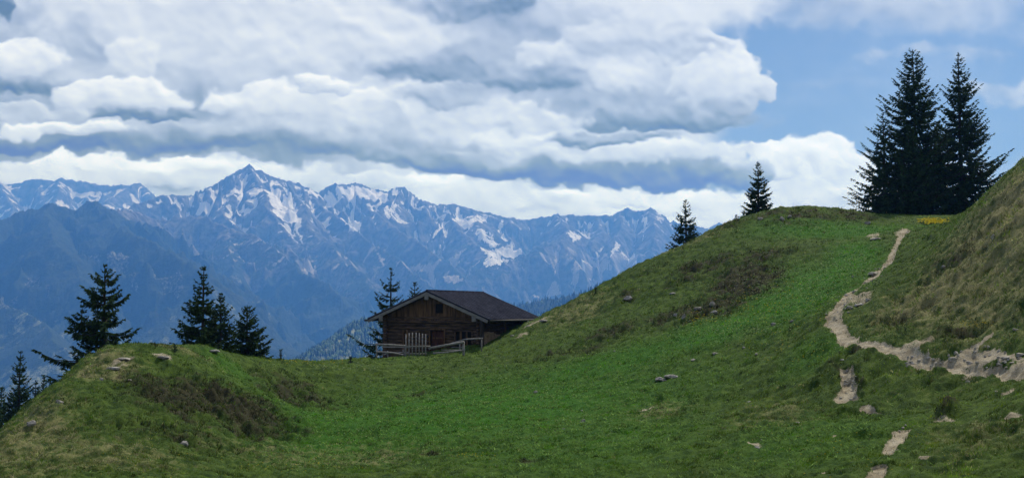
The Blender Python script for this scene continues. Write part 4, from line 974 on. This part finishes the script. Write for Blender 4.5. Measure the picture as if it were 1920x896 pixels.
ROCKS = [
 (1236, 708, 26, 9, 'left slab of the flat grey outcrop in the open meadow', 'rock'), (1258, 703, 30, 9, 'right slab of the flat grey outcrop in the open meadow', 'rock'), (1246, 712, 12, 4, 'small grey chip under the flat meadow outcrop', 'rock'),
 (1004, 733, 11, 6, 'small pale rock in the meadow below the hut corner', 'stone'), (1093, 786, 12, 12, 'upright pale stone standing alone in the lower meadow', 'stone'), (1057, 802, 6, 4, 'pale pebble left of the upright meadow stone', 'stone'), (1091, 768, 6, 4, 'pale pebble above the upright meadow stone', 'stone'),
 (1300, 673, 12, 5, 'pale rock above the flat outcrop in the meadow', 'stone'), (1341, 661, 15, 6, 'flat pale rock uphill right of the meadow outcrop', 'stone'), (1152, 657, 5, 4, 'white pebble at the foot of the brown heather patch', 'stone'),
 (1178, 556, 20, 12, 'rounded grey boulder under a heather cushion on the slope', 'rock'), (1262, 548, 16, 6, 'low grey rock in the middle of the slope', 'rock'), (1308, 576, 24, 9, 'broad grey rock in the heather below the knoll', 'rock'), (1335, 566, 14, 11, 'light grey rock right of the broad one in the heather', 'rock'),
 (1282, 590, 10, 14, 'pointed grey rock low in the heather', 'rock'), (1266, 588, 8, 10, 'dark narrow rock left of the pointed one', 'rock'), (1340, 583, 16, 7, 'low rock at the lower edge of the heather', 'rock'),
 (1426, 408, 18, 9, 'dark boulder on the skyline right of the lone spruce', 'rock'), (1466, 408, 12, 10, 'pale angular boulder on the knoll crest', 'rock'), (1480, 404, 10, 6, 'small rock beside the angular boulder on the crest', 'rock'), (1627, 416, 12, 8, 'blue grey rock on the green saddle', 'rock'),
 (1642, 446, 24, 8, 'flat pale rock left of the upper path end', 'stone'), (1638, 511, 24, 9, 'large pale stone at the path where it leaves the bank', 'stone'), (1600, 517, 9, 5, 'small grey rock left of the pale stone by the path', 'rock'), (1604, 545, 14, 6, 'grey stone lying in the upper path', 'stone'),
 (1586, 552, 12, 5, 'dark flat stone on the left path edge', 'rock'), (1612, 569, 22, 8, 'broken grey slab beside the path bend', 'stone'), (1594, 574, 16, 8, 'tilted grey slab at the path bend', 'rock'), (1628, 560, 12, 6, 'small broken stone above the slabs at the bend', 'stone'),
 (1580, 673, 12, 4, 'white flat stone above the worn gully', 'stone'), (1693, 800, 7, 5, 'white pebble at the head of the lower trail', 'stone'), (1686, 806, 8, 5, 'grey pebble at the head of the lower trail', 'stone'), (1698, 795, 5, 4, 'tiny pebble above the lower trail', 'stone'),
 (1816, 714, 12, 7, 'pale lichen covered rock below the wide path', 'stone'), (1868, 732, 8, 5, 'pale stone beside the bare patch at the right edge', 'stone'), (1886, 668, 22, 8, 'pale boulder at the right end of the scree', 'stone'), (1912, 662, 20, 9, 'pale boulder at the right picture edge above the path', 'stone'),
 (1496, 791, 10, 4, 'pale stone in the hollow of the lower slope', 'stone'), (1404, 752, 13, 3, 'flat white stone in the grass of the lower slope', 'stone'), (1427, 823, 4, 4, 'white pebble above the bare patch', 'stone'), (1421, 836, 12, 8, 'grey stone in the bare patch low in the meadow', 'rock'),
 (1863, 441, 9, 12, 'upright pale rock high on the right hill', 'stone'), (1770, 498, 12, 7, 'grey rock in the dark hollow of the right hill', 'rock'), (1905, 616, 14, 6, 'pale rock on the right hill above the scree', 'stone'),
 (233, 671, 34, 7, 'long pale slab near the top of the left mound', 'stone'), (212, 688, 30, 6, 'flat pale slab below the long one on the mound', 'stone'), (307, 667, 26, 9, 'grey slab on top of the left mound', 'rock'), (190, 709, 9, 7, 'small bright rock on the left mound flank', 'stone'),
 (243, 711, 12, 4, 'thin pale stone right of the bright rock on the mound', 'stone'), (112, 750, 16, 14, 'grey outcrop on the left flank of the mound', 'rock'), (60, 790, 20, 14, 'dark outcrop at the lower left of the mound', 'rock'), (345, 828, 20, 12, 'grey rock in the heather under the mound', 'rock'),
 (402, 656, 22, 6, 'pale rocks edge at the right end of the mound top', 'rock'),
 (1020, 600, 24, 4, 'long grey slab where the slope meets the hut roof', 'rock'), (990, 610, 12, 3, 'pale slab beside the woodpile on the slope', 'stone'), (960, 628, 10, 5, 'small stone next to the firewood', 'stone'),
 (1395, 650, 10, 5, 'small grey rock near the lush flower strip', 'rock'), (1452, 605, 16, 8, 'grey rock pair at the lower edge of the flower strip', 'rock'), (1485, 600, 10, 6, 'small grey rock right of the flower strip', 'rock'), (1418, 662, 8, 4, 'flat pebble under the flower strip', 'stone'),
 (1855, 690, 0, 0, None, None),
]
for i, (px, py, w, h, lab, mt) in enumerate(ROCKS):
    if lab: rock(px, py, w, h, lab, 300 + i, mt)
r_ = np.random.default_rng(5)
for i in range(46):
    px = r_.uniform(1700, 1915); py = 688 - r_.uniform(0, 1) * np.interp(px, [1700, 1760, 1850, 1915], [22, 18, 48, 24])
    rock(px, py, r_.uniform(5, 12), r_.uniform(3, 7), 'pale loose stone on the eroded bank above the wide path', 400 + i, 'stone', 'loose stones on the eroded bank', 'stone')
for i in range(26):
    px = 1588 + r_.normal() * 9; py = r_.uniform(690, 748)
    rock(px, py, r_.uniform(4, 8), r_.uniform(2, 4), 'small loose stone in the worn gully below the path fork', 460 + i, 'stone', 'loose stones in the worn gully', 'stone')
for i in range(30):
    t = r_.uniform(0, 1); px = np.interp(t, [0, .3, .6, 1], [1664, 1620, 1575, 1570]) + r_.normal() * 9; py = np.interp(t, [0, .3, .6, 1], [492, 535, 572, 620])
    rock(px, py, r_.uniform(3, 8), r_.uniform(2, 4), 'small loose stone along the upper path', 500 + i, 'stone', 'loose stones along the upper path', 'stone')
print('rocks done')

# ------------------------------------------------------------------ the hut
HYAW = -R(25)                                   # local x along the gable, local y along the ridge
apex = at(800, 546, 77)
GZ = -3.55
hut = empty('log_hut', (apex[0], apex[1], GZ), HYAW, label='dark weathered log hut with low metal roof at the foot of the slope', cat='hut')
ZA = apex[2] - GZ                               # height of the ridge
HW, LEN = 4.85, 8.9
ZE = ZA - 1.97                                  # eaves
sl_ = (ZA - ZE) / HW
WL, WR, WF, WB = -3.75, 3.70, 0.85, 8.2         # wall faces
def hl(x_): return ZA - abs(x_) * sl_
# log walls: every course a round log, with crossing ends
rl = 0.125
mb = MB(); nlog = int((ZE - 0.15) / (2 * rl * 0.94))
openings = [(-0.10, 1.02, 0.0, 2.12), (1.85, 3.25, 0.95, 2.05)]
for i in range(nlog + 2):
    z = rl + i * 2 * rl * 0.94
    segs = [(WL - 0.28, WR + 0.28)]
    for a, b_, z0, z1 in openings:
        if z0 - 0.05 < z < z1:
            segs = [s for (c, d) in segs for s in ((c, min(d, a)), (max(c, b_), d)) if s[1] - s[0] > 0.1]
    for a, b_ in segs: mb.tube([(a, WF, z), ((a + b_) / 2, WF + random.uniform(-.01, .01), z), (b_, WF, z)], rl, 10, 0.04)
    mb.tube([(WL - 0.28, WB, z), (WR + 0.28, WB, z)], rl, 8, 0.04)
    if z + rl < hl(WL) - 0.1:
        for xx in (WL, WR): mb.tube([(xx, WF - 0.28, z + rl * 0.94), (xx, 4.5, z + rl * 0.94), (xx, WB + 0.28, z + rl * 0.94)], rl, 10, 0.04)
mb.box((0, (WF + WB) / 2, 0.0), (WR - WL + 0.2, WB - WF + 0.2, 0.5))
wall = mb.build('wall', M['log'], hut, smooth=True); wall['label'] = 'wall of dark round logs'
# gable boarding, both ends
for yy, nm in ((WF - 0.06, 'gable_boards'), (WB + 0.10, 'gable_boards')):
    mb = MB(); xx = -4.15; i = 0
    zb = ZE - 0.12
    while xx < 4.1:
        w = random.uniform(0.15, 0.21); xc = xx + w / 2; top = hl(xc) - 0.16
        if top > zb + 0.06 and not (yy < 2 and 0.28 < xc < 0.80 and top > zb + 1.1):
            mb.box((xc, yy + random.uniform(-.012, .012), (zb + top) / 2), (w - 0.012, 0.035, top - zb))
        elif top > zb + 0.06:
            mb.box((xc, yy, zb + 0.28), (w - 0.012, 0.035, 0.56)); mb.box((xc, yy, (zb + 1.22 + top) / 2), (w - 0.012, 0.035, max(0.05, top - zb - 1.22)))
        xx += w
    mb.build(nm, M['board'], hut)
mb = MB(); mb.box((0.55, WF + 0.02, ZE + 0.75), (0.7, 0.03, 0.8)); h_ = mb.build('loft_opening', M['dark'], hut); h_['label'] = 'small dark loft opening'
mb = MB(); mb.box((0, WF - 0.14, ZE - 0.16), (8.1, 0.16, 0.16)); mb.build('tie_beam', M['log'], hut, bevel=0.02)
# roof: two metal slopes on boards, with standing seams
th = math.atan(sl_)
roof = MB()
for s in (-1, 1):
    a = Vector((0, 0, ZA)); e = Vector((s * HW, 0, ZE))
    o = Vector((s * math.sin(th), 0, math.cos(th))) * 0.045
    q = [a, e, e + Vector((0, LEN, 0)), a + Vector((0, LEN, 0))]
    roof.add([p - o for p in q] + [p + o for p in q], [(0, 1, 2, 3), (4, 7, 6, 5), (0, 4, 5, 1), (1, 5, 6, 2), (2, 6, 7, 3), (3, 7, 4, 0)])
rf = roof.build('roof', M['roof'], hut); rf['label'] = 'low pitched dark metal roof with raised seams'
mb = MB()
for s in (-1, 1):
    n_ = 16
    for i in range(n_ + 1):
        yy = 0.03 + (LEN - 0.06) * i / n_
        c = Vector((s * HW / 2, yy, (ZA + ZE) / 2)) + Vector((s * math.sin(th), 0, math.cos(th))) * 0.064
        mb.box(c, (math.hypot(HW, ZA - ZE), 0.045, 0.06), Matrix.Rotation(s * th, 3, 'Y'))
mb.build('roof_seams', M['seam'], rf)
mb = MB(); mb.tube([(0, -0.02, ZA + 0.05), (0, LEN + 0.02, ZA + 0.05)], 0.075, 8); mb.build('ridge_cap', M['roof'], rf, smooth=True)
mb = MB()
for s in (-1, 1): mb.tube([(s * (HW + 0.07), -0.25 if s < 0 else 0.05, ZE - 0.07), (s * (HW + 0.07), LEN - 0.05, ZE - 0.07)], 0.07, 8)
mb.build('gutter', M['iron'], rf, smooth=True)
for s in (-1, 1):                                # pale barge boards along the gable edge
    for yy in (-0.035, LEN + 0.035):
        mb = MB(); c = Vector((s * HW / 2, yy, (ZA + ZE) / 2)) - Vector((s * math.sin(th), 0, math.cos(th))) * 0.15
        mb.box(c, (math.hypot(HW, ZA - ZE) - 0.02, 0.05, 0.20), Matrix.Rotation(s * th, 3, 'Y'))
        o_ = mb.build('barge_board', M['greywood'], hut); o_['label'] = 'pale grey board along the gable edge'
for xx in (0, -3.72, 3.72):                      # purlins, with pale cut ends
    mb = MB(); z = hl(xx) - 0.40
    mb.tube([(xx, 0.03, z), (xx, LEN - 0.05, z)], 0.135, 10); p_ = mb.build('purlin', M['log'], hut, smooth=True)
    mb = MB(); mb.box((xx, -0.02, z), (0.34, 0.09, 0.40)); o_ = mb.build('purlin_end', M['greywood'], p_, bevel=0.04); o_['label'] = 'pale square purlin end under the gable'
mb = MB()
for i in range(11):
    for s in (-1, 1):
        yy = 0.5 + i * 0.78
        mb.box(Vector((s * HW * 0.5, yy, (ZA + ZE) / 2)) - Vector((s * math.sin(th), 0, math.cos(th))) * 0.12, (math.hypot(HW, ZA - ZE) - 0.1, 0.09, 0.12), Matrix.Rotation(s * th, 3, 'Y'))
mb.build('rafters', M['log'], hut)
# door with frame, reddish boards
mb = MB()
for i in range(5): mb.box((-0.10 + 0.15 + i * 0.205, WF + 0.03, 1.02), (0.195, 0.04, 2.02))
dr_ = mb.build('door', M['door'], hut); dr_['label'] = 'reddish brown plank door standing in shade'
mb = MB(); mb.box((0.05, WF - 0.01, 1.0), (0.04, 0.05, 0.14)); mb.build('handle', M['iron'], dr_)
mb = MB(); mb.box((0.46, WF + 0.0, 1.55), (0.95, 0.03, 0.1)); mb.box((0.46, WF + 0.0, 0.5), (0.95, 0.03, 0.1)); mb.build('ledge', M['board'], dr_)
mb = MB()
for xx in (-0.14, 1.06): mb.box((xx, WF - 0.08, 1.06), (0.10, 0.22, 2.12))
mb.box((0.46, WF - 0.08, 2.16), (1.34, 0.22, 0.10)); mb.build('door_frame', M['board'], hut)
# window opening with one hanging shutter board
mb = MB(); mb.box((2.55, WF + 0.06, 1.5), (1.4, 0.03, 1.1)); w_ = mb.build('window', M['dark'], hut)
mb = MB(); 
for xx in (1.88, 3.22): mb.box((xx, WF - 0.09, 1.5), (0.09, 0.16, 1.14))
mb.box((2.55, WF - 0.09, 2.06), (1.44, 0.16, 0.09)); mb.build('frame', M['log'], w_)
mb = MB(); mb.box((2.28, WF - 0.03, 1.5), (0.17, 0.05, 1.06)); mb.box((2.75, WF - 0.03, 1.5), (0.13, 0.05, 1.06)); mb.build('mullion', M['board'], w_)
mb = MB(); mb.box((2.55, WF - 0.16, 0.93), (1.7, 0.24, 0.06)); mb.build('sill', M['greywood'], w_)
mb = MB()
for xx, w in ((-2.3, 0.16), (-1.95, 0.13)): mb.box((xx, WF - 0.15, 1.35), (w, 0.05, 1.55))
mb.build('wall_board', M['board'], hut)
# post and plate carrying the right eave, purlin brace
mb = MB(); mb.box((4.18, 0.30, ZE * 0.5 + 0.06), (0.22, 0.24, ZE + 0.12)); o_ = mb.build('post', M['bark'], hut, bevel=0.03); o_['label'] = 'stout dark corner post under the right eave'
mb = MB(); mb.box((4.18, 4.4, ZE + 0.19), (0.22, 8.0, 0.18)); mb.build('eave_beam', M['log'], hut)
for yy in (3.9, 6.6):
    mb = MB(); mb.box((4.25, yy, ZE * 0.5 + 0.5), (0.09, 0.09, ZE - 0.9)); mb.build('shed_post', M['board'], hut)
HM = Matrix.Translation(Vector((apex[0], apex[1], GZ))) @ Matrix.Rotation(HYAW, 4, 'Z')
# split logs stacked along the right wall, under the eave
def firewood():
    vs_ = []
    for kk in range(3):
        mb = MB(); n_ = (5, 3, 4)[kk]; L = 0.34
        pr = [(math.cos(2 * math.pi * j / n_) * 0.085, math.sin(2 * math.pi * j / n_) * 0.075) for j in range(n_)]
        for xx in (-L / 2, L / 2): pass
        V_ = [(-L / 2, a, b_) for a, b_ in pr] + [(L / 2, a, b_) for a, b_ in pr]
        mb.add(V_, [tuple(range(n_))[::-1], tuple(range(n_, 2 * n_))] + [(j, (j + 1) % n_, (j + 1) % n_ + n_, j + n_) for j in range(n_)])
        o = mb.build('firewood_log', M['cut'])
        tag(o, 'split firewood log stacked under the right eave of the hut', 'firewood', 'firewood stacked beside the hut')
        vs_.append(o)
    used = set(); yy = 0.75
    rr = np.random.default_rng(3); cnt = 0
    while yy < 6.4:
        g0 = HM @ Vector((4.1, yy, 0)); gz = float(near.h(g0.x, g0.y)) - GZ
        z = max(0.35, gz + 0.06); top = 1.65 + 0.22 * math.sin(yy * 1.3) + 0.08 * yy
        while z < min(top, 1.95):
            kk = int(rr.integers(0, 3))
            o = vs_[kk] if kk not in used else vs_[kk].copy()
            if kk in used: COL.objects.link(o)
            used.add(kk)
            p = HM @ Vector((4.12 + rr.normal() * 0.02, yy + rr.normal() * 0.012, z))
            o.location = p; o.rotation_euler = (rr.uniform(0, 6.28), 0, HYAW + rr.normal() * 0.05); cnt += 1
            z += 0.145
        yy += 0.165
    print('logs', cnt)
firewood()

# ------------------------------------------------------------------ fences in front of the hut
def fp(px, py, d):
    v = at(px, py, d); return Vector(v)
def gpost(mbx, px, top, d, r=0.05, lean=0.0):
    t_ = fp(px, top, d); b_ = Vector((t_.x + lean, t_.y, float(near.h(t_.x, t_.y)) - 0.25)); mbx.tube([b_, (b_ + t_) / 2 + Vector((0.01, 0, 0)), t_], [r * 1.1, r, r * 0.95], 8, 0.05)
def make_fence(name, label, posts, rails, cat='fence', group=None):
    base = fp(*posts[0][:3]); g = float(near.h(base.x, base.y))
    root = empty(name, (base.x, base.y, g), label=label, cat=cat, group=group)
    off = Vector((-base.x, -base.y, -g))
    for p in posts:
        mb = MB(); gpost(mb, *p); mb.v = [tuple(Vector(v) + off) for v in mb.v]; mb.build('post', M['rail'], root, smooth=True)
    for rr in rails:
        mb = MB(); P = [fp(*q) for q in rr[0]]; mb.tube(P, rr[1], 8, 0.06); mb.v = [tuple(Vector(v) + off) for v in mb.v]; mb.build('rail', M['rail'], root, smooth=True)
    return root
D1 = 72.6
make_fence('rail_fence', 'grey pole fence left of the tall pickets in front of the hut', [(706, 643, D1, 0.05), (760, 646, D1 - 0.1, 0.055)],
           [([(704, 645, D1 - 0.12), (732, 646, D1 - 0.12), (760, 648, D1 - 0.2)], 0.055), ([(705, 659, D1 - 0.12), (735, 661, D1 - 0.12), (761, 666, D1 - 0.2)], 0.055)])
make_fence('rail_fence', 'short low pole fence behind the left grey fence by the hut wall', [(727, 657, 75.5, 0.045), (756, 655, 75.4, 0.045)],
           [([(716, 650, 75.4), (770, 651, 75.3)], 0.04), ([(715, 666, 75.4), (730, 661, 75.4), (768, 660, 75.3)], 0.04)])
pk = fp(780, 630, D1 - 0.3); g_ = float(near.h(pk.x, pk.y))
gate = empty('picket_gate', (pk.x, pk.y, g_), label='gate of seven tall thin grey pickets before the hut', cat='gate')
for i, (px, top) in enumerate([(761, 626), (767, 624), (773, 623), (780, 623), (786, 623.5), (792, 625), (798, 626)]):
    mb = MB(); t_ = fp(px, top, D1 - 0.35); b_ = Vector((t_.x + 0.01, t_.y, float(near.h(t_.x, t_.y)) - 0.15)); mb.tube([b_ - Vector((pk.x, pk.y, g_)), t_ - Vector((pk.x, pk.y, g_))], [0.045, 0.036], 7, 0.05)
    mb.build('picket', M['rail'], gate, smooth=True)
for (a, b_, c, d_) in ((759, 649, 807, 649),):
    mb = MB(); o_ = Vector((pk.x, pk.y, g_)); mb.tube([fp(a, b_, D1 - 0.27) - o_, fp(c, d_, D1 - 0.27) - o_], 0.045, 7, 0.05); mb.build('rail', M['rail'], gate, smooth=True)
mb = MB(); mb.tube([fp(759, 663, D1 - 0.27) - o_, fp(800, 663, D1 - 0.27) - o_], 0.035, 7, 0.05); mb.build('rail', M['rail'], gate, smooth=True)
make_fence('rail_fence', 'sloping grey pole fence right of the pickets with one stout end post', [(869, 640, 71.6, 0.075)],
           [([(804, 653, 72.4), (835, 647, 72.0), (870, 641, 71.5)], 0.075), ([(812, 662, 72.3), (840, 660, 72), (869, 656, 71.5)], 0.055), ([(828, 656, 72.9), (866, 656, 72.6)], 0.03)])
make_fence('rail_fence', 'dark pole rail along the hut wall under the window', [(862, 640, 74.6, 0.04), (903, 636, 73.0, 0.04)], [([(845, 644, 75.0), (872, 636, 74.4), (905, 634, 72.9)], 0.05)])
print('hut done')

# ------------------------------------------------------------------ air
def haze():
    zt = float(ZF.max()) + 25; print('haze top', zt); zb = float(min(VF[:, 2].min(), V[:, 2].min())) - 1.0
    mb = MB(); x0, x1, y0, y1 = -10200, 10200, -400, 12900
    mb.box(((x0 + x1) / 2, (y0 + y1) / 2, (zt + zb) / 2), (x1 - x0, y1 - y0, zt - zb))
    m = bpy.data.materials.new('valley_haze'); m.use_nodes = True; m.node_tree.nodes.clear(); k = N(m.node_tree)
    out = k.new('ShaderNodeOutputMaterial'); v = k.new('ShaderNodeVolumePrincipled')
    v.inputs['Color'].default_value = (0.125, 0.385, 1.0, 1); v.inputs['Density'].default_value = HAZE_D; v.inputs['Anisotropy'].default_value = 0.2
    v.inputs['Absorption Color'].default_value = (0.36, 0.36, 0.36, 1)
    k.put(out.inputs['Volume'], v.outputs[0])
    o = mb.build('haze', m); tag(o, 'blue air haze lying over the far valley and peaks', 'haze', kind='stuff')
haze()
